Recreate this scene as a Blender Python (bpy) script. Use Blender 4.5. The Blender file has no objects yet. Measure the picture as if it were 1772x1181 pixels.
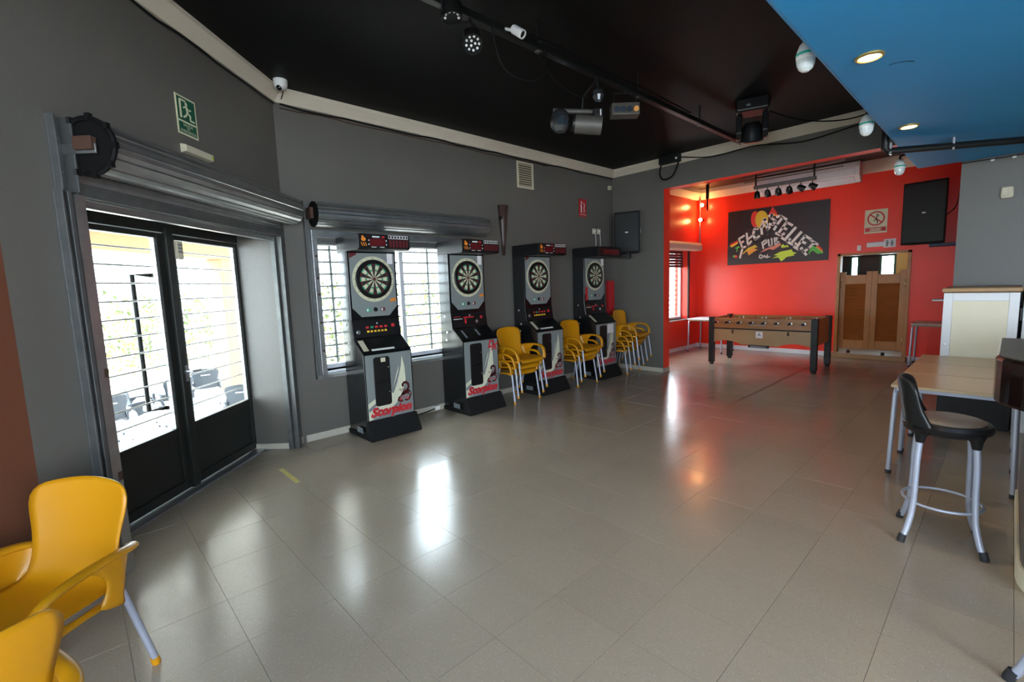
import bpy, bmesh, math, random
from mathutils import Vector, Matrix
PI = math.pi
rnd = random.Random(7)
sc = bpy.context.scene
C = sc.collection

# ---------------------------------------------------------------- camera
cam_d = bpy.data.cameras.new('camera'); cam = bpy.data.objects.new('camera', cam_d); C.objects.link(cam)
YAW, PITCH, ROLL = math.radians(-46.8), math.radians(-6.7), math.radians(-2.0)
_f = Vector((math.sin(YAW)*math.cos(PITCH), math.cos(YAW)*math.cos(PITCH), math.sin(PITCH)))
_r = Vector((math.cos(YAW), -math.sin(YAW), 0)); _u = _r.cross(_f)
_r2 = _r*math.cos(ROLL)+_u*math.sin(ROLL); _u2 = -_r*math.sin(ROLL)+_u*math.cos(ROLL)
CAMLOC = Vector((0, 0, 1.58))
cam.matrix_world = Matrix(((_r2.x, _u2.x, -_f.x, CAMLOC.x), (_r2.y, _u2.y, -_f.y, CAMLOC.y), (_r2.z, _u2.z, -_f.z, CAMLOC.z), (0, 0, 0, 1)))
cam_d.sensor_width = 36; cam_d.lens = 812/1772*36; cam_d.clip_start = .02
sc.camera = cam

# ---------------------------------------------------------------- world, sun, exposure
SKY, SUN, EXPO = 14.0, 24.0, 0.74
w = bpy.data.worlds.new('sky'); sc.world = w; w.use_nodes = True
bg = w.node_tree.nodes['Background']; bg.inputs[0].default_value = (.80, .90, 1.0, 1); bg.inputs[1].default_value = SKY
sd = bpy.data.lights.new('sun', 'SUN'); sd.energy = SUN; sd.angle = .009; sd.color = (1, .95, .86)
so = bpy.data.objects.new('sun', sd); C.objects.link(so)
so.rotation_euler = Vector((-.42, .12, -.9)).to_track_quat('-Z', 'Y').to_euler()
sc.view_settings.view_transform = 'Standard'; sc.view_settings.look = 'None'
sc.view_settings.exposure = EXPO; sc.view_settings.gamma = 1; sc.view_settings.use_curve_mapping = False
cy = sc.cycles
cy.use_denoising = True; cy.max_bounces = 10; cy.diffuse_bounces = 6; cy.glossy_bounces = 4; cy.transparent_max_bounces = 12
cy.sample_clamp_indirect = 6; cy.caustics_reflective = False; cy.caustics_refractive = False

def portal(loc, rot, sx, sy):
    l = bpy.data.lights.new('portal', 'AREA'); l.shape = 'RECTANGLE'; l.size = sx; l.size_y = sy; l.cycles.is_portal = True
    o = bpy.data.objects.new('portal', l); o.location = loc; o.rotation_euler = rot; C.objects.link(o)

# ---------------------------------------------------------------- materials
def mat(name, col, rough=.5, metal=0, var=0, vscale=6, bump=0, bscale=40, spec=.5, emit=0, coat=0, rvar=0):
    m = bpy.data.materials.new(name); m.use_nodes = True
    nt = m.node_tree; b = nt.nodes['Principled BSDF']
    b.inputs['Base Color'].default_value = (*col, 1); b.inputs['Roughness'].default_value = rough
    b.inputs['Metallic'].default_value = metal; b.inputs['Specular IOR Level'].default_value = spec
    if coat: b.inputs['Coat Weight'].default_value = coat; b.inputs['Coat Roughness'].default_value = .1
    if emit: b.inputs['Emission Color'].default_value = (*col, 1); b.inputs['Emission Strength'].default_value = emit
    if var or bump or rvar:
        g = nt.nodes.new('ShaderNodeNewGeometry')
    if var or rvar:
        n = nt.nodes.new('ShaderNodeTexNoise'); n.inputs['Scale'].default_value = vscale; n.inputs['Detail'].default_value = 5
        nt.links.new(g.outputs['Position'], n.inputs['Vector'])
    if var:
        mx = nt.nodes.new('ShaderNodeMixRGB'); mx.inputs[1].default_value = (*[c*(1-var) for c in col], 1)
        mx.inputs[2].default_value = (*[min(1, c*(1+var)) for c in col], 1)
        nt.links.new(n.outputs['Fac'], mx.inputs[0]); nt.links.new(mx.outputs[0], b.inputs['Base Color'])
    if rvar:
        mr = nt.nodes.new('ShaderNodeMapRange'); mr.inputs[3].default_value = rough-rvar; mr.inputs[4].default_value = rough+rvar
        nt.links.new(n.outputs['Fac'], mr.inputs[0]); nt.links.new(mr.outputs[0], b.inputs['Roughness'])
    if bump:
        n2 = nt.nodes.new('ShaderNodeTexNoise'); n2.inputs['Scale'].default_value = bscale; n2.inputs['Detail'].default_value = 3
        nt.links.new(g.outputs['Position'], n2.inputs['Vector'])
        bp = nt.nodes.new('ShaderNodeBump'); bp.inputs['Strength'].default_value = bump; bp.inputs['Distance'].default_value = .01
        nt.links.new(n2.outputs['Fac'], bp.inputs['Height']); nt.links.new(bp.outputs[0], b.inputs['Normal'])
    return m

M = {}
def D(name, *a, **k): M[name] = mat(name, *a, **k)
D('grey_paint', (.116, .108, .093), .42, var=.10, vscale=1.5, bump=.12, bscale=60)
D('red_paint', (.82, .040, .018), .32, spec=.4, var=.08, vscale=2, bump=.10, bscale=5)
D('black_paint', (.006, .006, .006), .6, spec=.15, var=.2, vscale=1.2)
D('annex_ceiling', (.030, .014, .010), .5, var=.2, vscale=2)
D('blue_paint', (.024, .255, .53), .5, spec=.3, var=.08, vscale=1.2, bump=.1, bscale=9)
D('cornice', (.62, .55, .43), .5, var=.06)
D('baseboard', (.46, .42, .34), .45, var=.12, vscale=9)
D('white_paint', (.78, .77, .74), .45, var=.03)
D('white_metal', (.72, .74, .76), .35)
D('cream', (.72, .67, .50), .4, var=.05)
D('galv', (.36, .37, .36), .34, .85, var=.28, vscale=9, rvar=.12)
D('galv_dark', (.14, .145, .14), .5, .7, var=.3, vscale=14)
D('steel', (.45, .46, .48), .28, .9)
D('alu_leg', (.36, .38, .45), .42, .35)
D('black_metal', (.008, .0085, .008), .42, spec=.3, var=.2, vscale=12)
D('door_black', (.013, .014, .012), .42, spec=.35, var=.25, vscale=6)
D('black_plastic', (.007, .007, .0075), .36, spec=.35)
D('black_gloss', (.006, .0065, .007), .18, spec=.35)
D('black_matt', (.009, .009, .009), .7, spec=.2, var=.4, vscale=20)
D('yellow', (.52, .225, .003), .36, var=.03, vscale=3)
D('grey_plastic', (.045, .055, .070), .5)
D('machine_grey', (.19, .21, .205), .35)
D('print_cream', (.62, .62, .46), .4)
D('print_grey', (.17, .19, .20), .4)
D('print_red', (.50, .020, .025), .4)
D('print_darkred', (.10, .012, .014), .4)
D('print_orange', (.75, .22, .02), .4)
D('print_yellow', (.80, .48, .03), .4)
D('print_green', (.03, .30, .16), .4)
D('print_white', (.75, .75, .72), .45)
D('print_black', (.010, .010, .010), .5)
D('display_red', (.10, .010, .012), .2)
D('number_cream', (.55, .53, .36), .45)
D('wood_table', (.29, .115, .026), .35, var=.2, vscale=8)
D('wood_light', (.34, .20, .085), .38, var=.12, vscale=8)
D('pine', (.36, .15, .032), .4, var=.2, vscale=7)
D('pine_dark', (.30, .095, .018), .42, var=.2, vscale=9)
D('table_top', (.47, .36, .21), .28, var=.04, vscale=5)
D('table_edge', (.30, .24, .16), .4)
D('laminate_white', (.66, .68, .70), .3)
D('brass', (.5, .36, .12), .35, .8)
D('bar_dark', (.010, .004, .0035), .14, coat=.4)
D('navy', (.02, .045, .10), .5)
D('cable_black', (.004, .004, .004), .7, spec=.15)
D('egg_lens', (.62, .66, .64), .12)
D('bar_top', (.075, .072, .055), .35, var=.2)
D('brown_leather', (.16, .125, .10), .38)
D('sconce_brown', (.055, .032, .025), .45)
D('sign_green', (.008, .085, .045), .45)
D('sign_cream', (.62, .60, .40), .5)
D('sign_red', (.45, .012, .015), .45)
D('teal', (.02, .42, .32), .35)
D('mural_board', (.020, .014, .015), .42, var=.25, vscale=4)
D('mural_white', (.66, .60, .55), .5)
D('m_red', (.62, .03, .02), .5); D('m_yellow', (.62, .42, .03), .5); D('m_green', (.10, .42, .06), .5)
D('m_lime', (.50, .62, .05), .5); D('m_orange', (.70, .28, .04), .5); D('m_pink', (.62, .20, .14), .5)
D('rubber', (.012, .012, .014), .7)
D('chrome', (.7, .7, .7), .12, 1)
D('mirror_glass', (.20, .22, .24), .08, .9)
D('grey_fixture', (.085, .078, .066), .5, .2, var=.2, vscale=15)
D('terrace', (.55, .53, .50), .8, var=.05)
D('orange_render', (.36, .205, .10), .8)
D('leaf', (.16, .20, .045), .6, var=.3, vscale=3)
D('leaf_dark', (.045, .075, .012), .6, var=.3, vscale=3)
D('rope_yellow', (.45, .37, .10), .6, var=.3, vscale=40)
D('floor_slab', (.12, .10, .08), .6)
D('joint_red_reflection', (.16, .06, .05), .4)
D('ivory', (.55, .50, .36), .45)
D('green_frame', (.02, .10, .05), .4)
D('corridor_wall', (.75, .56, .22), .6)
D('dark_corridor', (.05, .045, .045), .6)
D('paper', (.72, .68, .68), .6)
D('rust', (.060, .026, .014), .8)
D('blind', (.10, .035, .030), .5)
M['lamp_on'] = mat('lamp_on', (1, .66, .28), .5, emit=40)
M['corridor_fill_glow'] = mat('corridor_fill_glow', (1, .8, .5), .5, emit=9)
M['lamp_warm'] = mat('lamp_warm', (1, .50, .16), .5, emit=110)

def glass_mat():
    m = bpy.data.materials.new('window_glass'); m.use_nodes = True; nt = m.node_tree
    for n in list(nt.nodes): nt.nodes.remove(n)
    o = nt.nodes.new('ShaderNodeOutputMaterial'); t = nt.nodes.new('ShaderNodeBsdfTransparent'); g = nt.nodes.new('ShaderNodeBsdfGlossy')
    t.inputs[0].default_value = (.93, .96, .95, 1); g.inputs['Roughness'].default_value = .03
    mx = nt.nodes.new('ShaderNodeMixShader'); lw = nt.nodes.new('ShaderNodeLayerWeight')
    pw = nt.nodes.new('ShaderNodeMath'); pw.operation = 'POWER'; pw.inputs[1].default_value = 5; nt.links.new(lw.outputs['Facing'], pw.inputs[0])
    ml = nt.nodes.new('ShaderNodeMath'); ml.operation = 'MULTIPLY_ADD'; ml.inputs[1].default_value = .9; ml.inputs[2].default_value = .04; nt.links.new(pw.outputs[0], ml.inputs[0])
    nt.links.new(ml.outputs[0], mx.inputs[0]); nt.links.new(t.outputs[0], mx.inputs[1]); nt.links.new(g.outputs[0], mx.inputs[2])
    nt.links.new(mx.outputs[0], o.inputs[0]); return m
M['glass'] = glass_mat()

def terrazzo():
    m = bpy.data.materials.new('terrazzo'); m.use_nodes = True; nt = m.node_tree; N = nt.nodes; L = nt.links
    b = N['Principled BSDF']; g = N.new('ShaderNodeNewGeometry'); oi = N.new('ShaderNodeObjectInfo')
    def vor(scale, lo, hi):
        v = N.new('ShaderNodeTexVoronoi'); v.inputs['Scale'].default_value = scale; L.new(g.outputs['Position'], v.inputs['Vector'])
        r = N.new('ShaderNodeValToRGB'); r.color_ramp.elements[0].position = lo; r.color_ramp.elements[1].position = hi
        r.color_ramp.elements[0].color = (1, 1, 1, 1); r.color_ramp.elements[1].color = (0, 0, 0, 1)
        L.new(v.outputs['Distance'], r.inputs[0]); return r, v
    n = N.new('ShaderNodeTexNoise'); n.inputs['Scale'].default_value = 1.3; n.inputs['Detail'].default_value = 6; L.new(g.outputs['Position'], n.inputs['Vector'])
    base = N.new('ShaderNodeMixRGB'); base.inputs[1].default_value = (.278, .226, .164, 1); base.inputs[2].default_value = (.358, .300, .226, 1)
    L.new(n.outputs['Fac'], base.inputs[0])
    tint = N.new('ShaderNodeMixRGB'); tint.blend_type = 'MULTIPLY'; tint.inputs[0].default_value = 1
    mr = N.new('ShaderNodeMapRange'); mr.inputs[3].default_value = .975; mr.inputs[4].default_value = 1.03
    L.new(oi.outputs['Random'], mr.inputs[0]); L.new(base.outputs[0], tint.inputs[1]); L.new(mr.outputs[0], tint.inputs[2])
    r1, v1 = vor(120, .20, .32)
    chip = N.new('ShaderNodeMixRGB'); chip.inputs[1].default_value = (.16, .12, .085, 1); chip.inputs[2].default_value = (.62, .56, .48, 1)
    sp = N.new('ShaderNodeSeparateColor'); L.new(v1.outputs['Color'], sp.inputs[0]); L.new(sp.outputs[0], chip.inputs[0])
    mx = N.new('ShaderNodeMixRGB'); k = N.new('ShaderNodeMath'); k.operation = 'MULTIPLY'; k.inputs[1].default_value = .42
    L.new(r1.outputs[0], k.inputs[0]); L.new(k.outputs[0], mx.inputs[0]); L.new(tint.outputs[0], mx.inputs[1]); L.new(chip.outputs[0], mx.inputs[2])
    r2, v2 = vor(34, .05, .09)
    mx2 = N.new('ShaderNodeMixRGB'); mx2.inputs[2].default_value = (.07, .045, .035, 1); k2 = N.new('ShaderNodeMath'); k2.operation = 'MULTIPLY'; k2.inputs[1].default_value = .6
    L.new(r2.outputs[0], k2.inputs[0]); L.new(k2.outputs[0], mx2.inputs[0]); L.new(mx.outputs[0], mx2.inputs[1]); L.new(mx2.outputs[0], b.inputs['Base Color'])
    n3 = N.new('ShaderNodeTexNoise'); n3.inputs['Scale'].default_value = 2.2; n3.inputs['Detail'].default_value = 8; L.new(g.outputs['Position'], n3.inputs['Vector'])
    rr = N.new('ShaderNodeMapRange'); rr.inputs[1].default_value = .3; rr.inputs[2].default_value = .7; rr.inputs[3].default_value = .15; rr.inputs[4].default_value = .26
    L.new(n3.outputs['Fac'], rr.inputs[0]); L.new(rr.outputs[0], b.inputs['Roughness']); b.inputs['Specular IOR Level'].default_value = .62
    n4 = N.new('ShaderNodeTexNoise'); n4.inputs['Scale'].default_value = 9; L.new(g.outputs['Position'], n4.inputs['Vector'])
    bp = N.new('ShaderNodeBump'); bp.inputs['Strength'].default_value = .05; bp.inputs['Distance'].default_value = .01; L.new(n4.outputs['Fac'], bp.inputs['Height']); L.new(bp.outputs[0], b.inputs['Normal'])
    return m
M['terrazzo'] = terrazzo()

def entrance_wall_mat():                       # grey paint, brown paint beyond s = 2.62 of the wall
    m = M['grey_paint'].copy(); m.name = 'grey_and_brown_paint'; nt = m.node_tree; b = nt.nodes['Principled BSDF']
    src = b.inputs['Base Color'].links[0].from_socket
    tc = nt.nodes.new('ShaderNodeTexCoord'); sx = nt.nodes.new('ShaderNodeSeparateXYZ'); nt.links.new(tc.outputs['Object'], sx.inputs[0])
    gt = nt.nodes.new('ShaderNodeMath'); gt.operation = 'GREATER_THAN'; gt.inputs[1].default_value = 2.62; nt.links.new(sx.outputs[0], gt.inputs[0])
    mx = nt.nodes.new('ShaderNodeMixRGB'); mx.inputs[2].default_value = (.13, .045, .022, 1)
    nt.links.new(gt.outputs[0], mx.inputs[0]); nt.links.new(src, mx.inputs[1]); nt.links.new(mx.outputs[0], b.inputs['Base Color']); return m
M['entrance_wall'] = entrance_wall_mat()

# ---------------------------------------------------------------- mesh helpers
class MB:
    def __init__(s): s.v = []; s.f = []; s.m = []
    def add(s, vs, fs, mi=0):
        o = len(s.v); s.v += [tuple(p) for p in vs]
        for f in fs: s.f.append([i+o for i in f]); s.m.append(mi)
        return s
    def box(s, x0, x1, y0, y1, z0, z1, mi=0, mx=None):
        vs = [Vector((x, y, z)) for z in (z0, z1) for y in (y0, y1) for x in (x0, x1)]
        if mx is not None: vs = [mx @ p for p in vs]
        return s.add(vs, [(0, 2, 3, 1), (4, 5, 7, 6), (0, 1, 5, 4), (2, 6, 7, 3), (0, 4, 6, 2), (1, 3, 7, 5)], mi)
    def prism(s, poly, axis, a, b, mi=0):
        n = len(poly)
        def p(u, v, t): return {'x': (t, u, v), 'y': (u, t, v), 'z': (u, v, t)}[axis]
        vs = [p(u, v, a) for u, v in poly]+[p(u, v, b) for u, v in poly]
        return s.add(vs, [list(range(n)), list(range(2*n-1, n-1, -1))]+[(i, (i+1) % n, n+(i+1) % n, n+i) for i in range(n)], mi)
    def tube(s, pts, r, n=8, mi=0, closed=False, flat=1.0):
        pts = [Vector(p) for p in pts]; k = len(pts); rs = r if isinstance(r, (list, tuple)) else [r]*k
        up = None; rings = []
        for i in range(k):
            if closed: t = (pts[(i+1) % k]-pts[i-1])
            else: t = pts[min(i+1, k-1)]-pts[max(i-1, 0)]
            t = t.normalized() if t.length > 1e-9 else Vector((0, 0, 1))
            if up is None:
                up = Vector((0, 0, 1)) if abs(t.z) < .95 else Vector((1, 0, 0))
            a = up-t*up.dot(t)
            a = a.normalized() if a.length > 1e-6 else t.orthogonal().normalized()
            bb = t.cross(a); up = a
            rings.append([pts[i]+(a*math.cos(2*PI*j/n)*flat+bb*math.sin(2*PI*j/n))*rs[i] for j in range(n)])
        vs = [p for rg in rings for p in rg]; fs = []
        for i in range(k if closed else k-1):
            i2 = (i+1) % k
            for j in range(n): fs.append((i*n+j, i*n+(j+1) % n, i2*n+(j+1) % n, i2*n+j))
        if not closed: fs += [list(range(n-1, -1, -1)), [(k-1)*n+j for j in range(n)]]
        return s.add(vs, fs, mi)
    def cyl(s, p0, p1, r0, r1=None, n=16, mi=0): return s.tube([p0, p1], [r0, r0 if r1 is None else r1], n, mi)
    def lathe(s, prof, mx=None, n=20, mi=0):
        mx = mx or Matrix(); vs = []; fs = []; k = len(prof)
        for r, z in prof:
            for j in range(n): vs.append(mx @ Vector((max(r, 1e-5)*math.cos(2*PI*j/n), max(r, 1e-5)*math.sin(2*PI*j/n), z)))
        for i in range(k-1):
            for j in range(n): fs.append((i*n+j, i*n+(j+1) % n, (i+1)*n+(j+1) % n, (i+1)*n+j))
        fs += [list(range(n-1, -1, -1)), [(k-1)*n+j for j in range(n)]]
        return s.add(vs, fs, mi)
    def flat(s, polys, o, u, v, mi=0):            # flat print: polygons given in 2D, laid on the plane o + u*a + v*b
        o, u, v = Vector(o), Vector(u), Vector(v)
        for p in polys: s.add([o+u*a+v*b for a, b in p], [list(range(len(p)))], mi)
        return s
    def build(s, name, mats, parent=None, smooth=False, bevel=0, seg=2, sub=0, solid=0):
        me = bpy.data.meshes.new(name); me.from_pydata(s.v, [], s.f)
        if not isinstance(mats, (list, tuple)): mats = [mats]
        for m in mats: me.materials.append(M[m])
        for p, i in zip(me.polygons, s.m): p.material_index = i
        bm = bmesh.new(); bm.from_mesh(me); bmesh.ops.recalc_face_normals(bm, faces=bm.faces); bm.to_mesh(me); bm.free()
        if smooth:
            for p in me.polygons: p.use_smooth = True
            if smooth == 'auto': me.set_sharp_from_angle(angle=.7)
        o = bpy.data.objects.new(name, me); C.objects.link(o)
        if parent: o.parent = parent
        if sub: md = o.modifiers.new('sub', 'SUBSURF'); md.levels = sub; md.render_levels = sub
        if solid: md = o.modifiers.new('solid', 'SOLIDIFY'); md.thickness = solid; md.offset = 0
        if bevel: md = o.modifiers.new('bevel', 'BEVEL'); md.width = bevel; md.segments = seg; md.limit_method = 'ANGLE'; md.angle_limit = .6; md.harden_normals = False
        return o

def tag(o, label=None, cat=None, group=None, kind=None):
    if label: o['label'] = label
    if cat: o['category'] = cat
    if group: o['group'] = group
    if kind: o['kind'] = kind
    return o
def thing(name, label, cat, loc=(0, 0, 0), rz=0, group=None):
    o = bpy.data.objects.new(name, None); C.objects.link(o); o.location = loc; o.rotation_euler = (0, 0, rz); o.empty_display_size = .1
    return tag(o, label, cat, group)
def struct(o, label=None): return tag(o, label=label, kind='structure')
def sroot(name, loc=(0, 0, 0), rz=0, label=None):
    o = bpy.data.objects.new(name, None); C.objects.link(o); o.location = loc; o.rotation_euler = (0, 0, rz); return struct(o, label)
def copy_tree(o, parent=None):
    c = o.copy(); C.objects.link(c); c.parent = parent
    for ch in [x for x in C.objects if x.parent == o]: copy_tree(ch, c)
    return c

_tc = {}
def text2d(txt, size=1.0, shear=0, bold=0):
    key = (txt, size, shear, bold)
    if key in _tc: return _tc[key]
    cu = bpy.data.curves.new('t', 'FONT'); cu.body = txt; cu.size = size; cu.shear = shear; cu.align_x = 'CENTER'; cu.align_y = 'CENTER'; cu.offset = bold; cu.resolution_u = 3
    ob = bpy.data.objects.new('t', cu); me = bpy.data.meshes.new_from_object(ob)
    polys = [[(me.vertices[i].co.x, me.vertices[i].co.y) for i in p.vertices] for p in me.polygons]
    bpy.data.objects.remove(ob); bpy.data.curves.remove(cu); bpy.data.meshes.remove(me)
    _tc[key] = polys; return polys
def shift(polys, dx, dy, sx=1, sy=1): return [[(a*sx+dx, b*sy+dy) for a, b in p] for p in polys]
def stroke(pts, w):                                # thick polyline as quads
    out = []
    for (x0, y0), (x1, y1) in zip(pts, pts[1:]):
        dx, dy = x1-x0, y1-y0; l = math.hypot(dx, dy) or 1; nx, ny = -dy/l*w/2, dx/l*w/2; ex, ey = dx/l*w*.25, dy/l*w*.25
        out.append([(x0+nx-ex, y0+ny-ey), (x0-nx-ex, y0-ny-ey), (x1-nx+ex, y1-ny+ey), (x1+nx+ex, y1+ny+ey)])
    return out
def circ(cx, cy, rx, ry=None, n=20): ry = ry or rx; return [(cx+rx*math.cos(2*PI*i/n), cy+ry*math.sin(2*PI*i/n)) for i in range(n)]
def ring(cx, cy, r0, r1, n=28):
    return [[(cx+r*math.cos(a), cy+r*math.sin(a)) for r, a in ((r0, 2*PI*i/n), (r1, 2*PI*i/n), (r1, 2*PI*(i+1)/n), (r0, 2*PI*(i+1)/n))] for i in range(n)]
def rect(x0, x1, y0, y1): return [(x0, y0), (x1, y0), (x1, y1), (x0, y1)]
def rrect(x0, x1, y0, y1, r, n=4):
    out = []
    for cx, cy, a0 in ((x1-r, y0+r, -PI/2), (x1-r, y1-r, 0), (x0+r, y1-r, PI/2), (x0+r, y0+r, PI)):
        for i in range(n+1): a = a0+PI/2*i/n; out.append((cx+r*math.cos(a), cy+r*math.sin(a)))
    return out
def arc_pts(cx, cy, r, a0, a1, n): return [(cx+r*math.cos(a0+(a1-a0)*i/n), cy+r*math.sin(a0+(a1-a0)*i/n)) for i in range(n+1)]
def smooth_path(pts, k=6):                          # Catmull-Rom
    P = [Vector(p) for p in pts]; out = []
    for i in range(len(P)-1):
        p0, p1, p2, p3 = P[max(i-1, 0)], P[i], P[i+1], P[min(i+2, len(P)-1)]
        for j in range(k):
            t = j/k; out.append(.5*((2*p1)+(p2-p0)*t+(2*p0-5*p1+4*p2-p3)*t*t+(3*p1-p0-3*p2+p3)*t**3))
    return out+[P[-1]]

# ---------------------------------------------------------------- plan
XA, YB, YR = -5.06, 7.37, 10.75          # left wall face, dividing wall face, red wall face
ZC = 3.56                                # ceiling
PD = Vector((XA, 1.66, 0)); RD = -PI/4   # entrance wall: local x = s along the wall, y = n into the room
ZS = 2.77                                # blue soffit underside

# ================================================================ STRUCTURE
def pl(o, loc, rz=0): o.location = loc; o.rotation_euler = (0, 0, rz); return o
def wallD(o): return pl(o, PD, RD)
# ---- floor: slab, and tiles as pieces
b = MB(); b.box(-5.6, 3.9, -4.3, 14, -.20, -.006); floor = struct(b.build('floor', 'floor_slab'), 'speckled beige terrazzo tile floor')
TS = .4022; X0, Y0 = -.704, .445; GAP = .0008
def clip(poly, nx, ny, c):                    # keep nx*x+ny*y >= c
    out = []
    for i, p in enumerate(poly):
        q = poly[(i+1) % len(poly)]; dp = nx*p[0]+ny*p[1]-c; dq = nx*q[0]+ny*q[1]-c
        if dp >= 0: out.append(p)
        if dp*dq < 0: t = dp/(dp-dq); out.append((p[0]+(q[0]-p[0])*t, p[1]+(q[1]-p[1])*t))
    return out
def cam_px(x, y, z):
    d = Vector((x, y, z))-CAMLOC; zf = d.dot(_f)
    if zf < .2: return None
    return 886+812*d.dot(_r2)/zf, 590.5-812*d.dot(_u2)/zf
cells = []
for i in range(-12, 12):
    for j in range(-12, 27):
        x, y = X0+i*TS, Y0+j*TS
        p = [(x+GAP, y+GAP), (x+TS-GAP, y+GAP), (x+TS-GAP, y+TS-GAP), (x+GAP, y+TS-GAP)]
        q = clip(p, 1, 0, XA-.02); q = clip(q, -1, 0, -3.6); q = clip(q, 0, 1, -4.0); q = clip(q, 0, -1, -YR-.02)
        nD = (.70711, .70711); q = clip(q, *nD, nD[0]*PD.x+nD[1]*PD.y-.42)
        if len(q) < 3: continue
        vis = 0
        px = [cam_px(*c, 0) for c in q]
        if all(px):
            cx = sum(c[0] for c in px)/len(px); cyy = sum(c[1] for c in px)/len(px)
            if -60 < cx < 1832 and cyy < 1241:
                vis = abs(sum(px[k-1][0]*px[k][1]-px[k][0]*px[k-1][1] for k in range(len(px))))/2
                if x > .1: vis *= .2
        cells.append((vis, x, y, q, len(q) == 4 and abs(q[2][0]-q[0][0]-TS+2*GAP) < 1e-6 and abs(q[2][1]-q[0][1]-TS+2*GAP) < 1e-6))
cells.sort(key=lambda c: -c[0])
def tile_mb(q, ox=0, oy=0):
    m = MB(); m.prism([(a-ox, c-oy) for a, c in q], 'z', -.012, 0); return m
full = None; rest = MB()
for k, (vis, x, y, q, isfull) in enumerate(cells):
    if k < 300 and vis > 0:
        if isfull and full: o = full.copy(); C.objects.link(o)
        else:
            o = tile_mb(q, x, y).build('tile', 'terrazzo', floor)
            if isfull: full = o
        o.location = (x, y, rnd.uniform(-.0006, .0004)); o.rotation_euler = (rnd.uniform(-.0012, .0012), rnd.uniform(-.0012, .0012), 0)
    else: rest.prism(q, 'z', -.012, 0)
o = rest.build('tiles_beyond', 'terrazzo', floor); o['kind'] = 'stuff'
# ---- left wall (main room) with window opening
W1 = (1.97, 4.06, .73, 2.14)
def wall_with_hole(mb, x0, x1, ya, yb, hole, ztop=3.75):
    y0, y1, z0, z1 = hole
    mb.box(x0, x1, ya, y0, -.1, ztop); mb.box(x0, x1, y1, yb, -.1, ztop); mb.box(x0, x1, y0, y1, -.1, z0); mb.box(x0, x1, y0, y1, z1, ztop)
b = MB(); wall_with_hole(b, XA-.3, XA, 1.55, YB+.2, W1); struct(b.build('wall_left', 'grey_paint'), 'dark grey painted wall behind the dart machines')
W2 = (7.95, 10.27, .70, 2.22)
b = MB(); wall_with_hole(b, XA-.3, XA, YB+.2, YR+.2, W2); struct(b.build('wall_annex_left', 'red_paint'), 'red painted side wall with small window')
# ---- entrance wall, 45 degrees
b = MB(); b.box(-.35, .16, -.47, 0, -.1, 3.75); b.box(.16, 2.24, -.47, 0, 2.16, 3.75); b.box(2.24, 4.3, -.47, 0, -.1, 3.75)
wallD(struct(b.build('wall_entrance', 'entrance_wall'), 'dark grey entrance wall with brown painted end'))
# ---- dividing wall with wide opening: grey front, red returns
b = MB()
def two_tone(mb, x0, x1, z0, z1):
    y0, y1 = YB, YB+.2
    vs = [(x, y, z) for z in (z0, z1) for y in (y0, y1) for x in (x0, x1)]
    mb.add(vs, [(0, 1, 5, 4)], 0); mb.add(vs, [(0, 2, 3, 1), (4, 5, 7, 6), (2, 6, 7, 3), (0, 4, 6, 2), (1, 3, 7, 5)], 1)
two_tone(b, XA-.3, -4.05, -.1, 3.75); two_tone(b, -4.05, -.46, 3.09, 3.75); two_tone(b, -.46, 3.8, -.1, 3.75)
struct(b.build('wall_back', ['grey_paint', 'red_paint']), 'grey dividing wall with wide opening into red room')
# ---- red room
DX0, DX1, DZ = -2.31, -1.22, 1.965
b = MB(); b.box(XA-.3, DX0, YR, YR+.2, -.1, 3.75); b.box(DX1, 1.2, YR, YR+.2, -.1, 3.75); b.box(DX0, DX1, YR, YR+.2, DZ, 3.75)
struct(b.build('wall_annex_back', 'red_paint'), 'glossy red wall with painted mural and swing doors')
b = MB(); b.box(1.0, 1.2, YB+.2, YR, -.1, 3.75); struct(b.build('wall_annex_right', 'red_paint'))
b = MB(); b.box(XA-.3, 1.2, YB+.2, YR+.2, 3.58, 3.75); struct(b.build('ceiling_annex', 'annex_ceiling'), 'dark brown ceiling of red room')
# ---- unseen side of the room, with its daylight windows
b = MB()
for x0, x1, z0, z1 in ((-2.3, -.6, -.1, 3.75), (3.2, 3.9, -.1, 3.75), (-.6, 3.2, -.1, .95), (-.6, 3.2, 2.45, 3.75)): b.box(x0, x1, -4.3, -4.0, z0, z1)
struct(b.build('wall_front', 'grey_paint'), 'grey wall with wide window opening')
b = MB(); b.box(-2.32, -2.02, -4.3, -1.2, -.1, 3.75); struct(b.build('wall_corner', 'grey_paint'))
b = MB()
for y0, y1, z0, z1 in ((-4.3, -3.4, -.1, 3.75), (1.2, 7.6, -.1, 3.75), (-3.4, 1.2, -.1, .75), (-3.4, 1.2, 2.6, 3.75)): b.box(3.6, 3.9, y0, y1, z0, z1)
struct(b.build('wall_right', 'grey_paint'), 'grey wall with window opening')
b = MB()
for x in (-.6, .65, 1.9, 3.15): b.box(x, x+.05, -4.2, -4.14, .95, 2.45)
for z in (.95, 2.40): b.box(-.6, 3.2, -4.2, -4.14, z, z+.05)
struct(b.build('window_3', 'white_metal'))
b = MB(); b.prism([(XA-.3, 1.4), (-2.25, -1.35), (-2.3, -4.3), (3.9, -4.3), (3.9, YB+.2), (XA-.3, YB+.2)], 'z', ZC, 3.75); struct(b.build('ceiling', 'black_paint'), 'matt black painted ceiling')
b = MB(); b.prism([(-.79, -4.0), (3.6, -4.0), (3.6, YB), (-.845, YB)], 'z', ZS, ZC+.01)
struct(b.build('ceiling_soffit', 'blue_paint', bevel=.03, seg=3), 'lowered blue painted ceiling with downlights')
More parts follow.
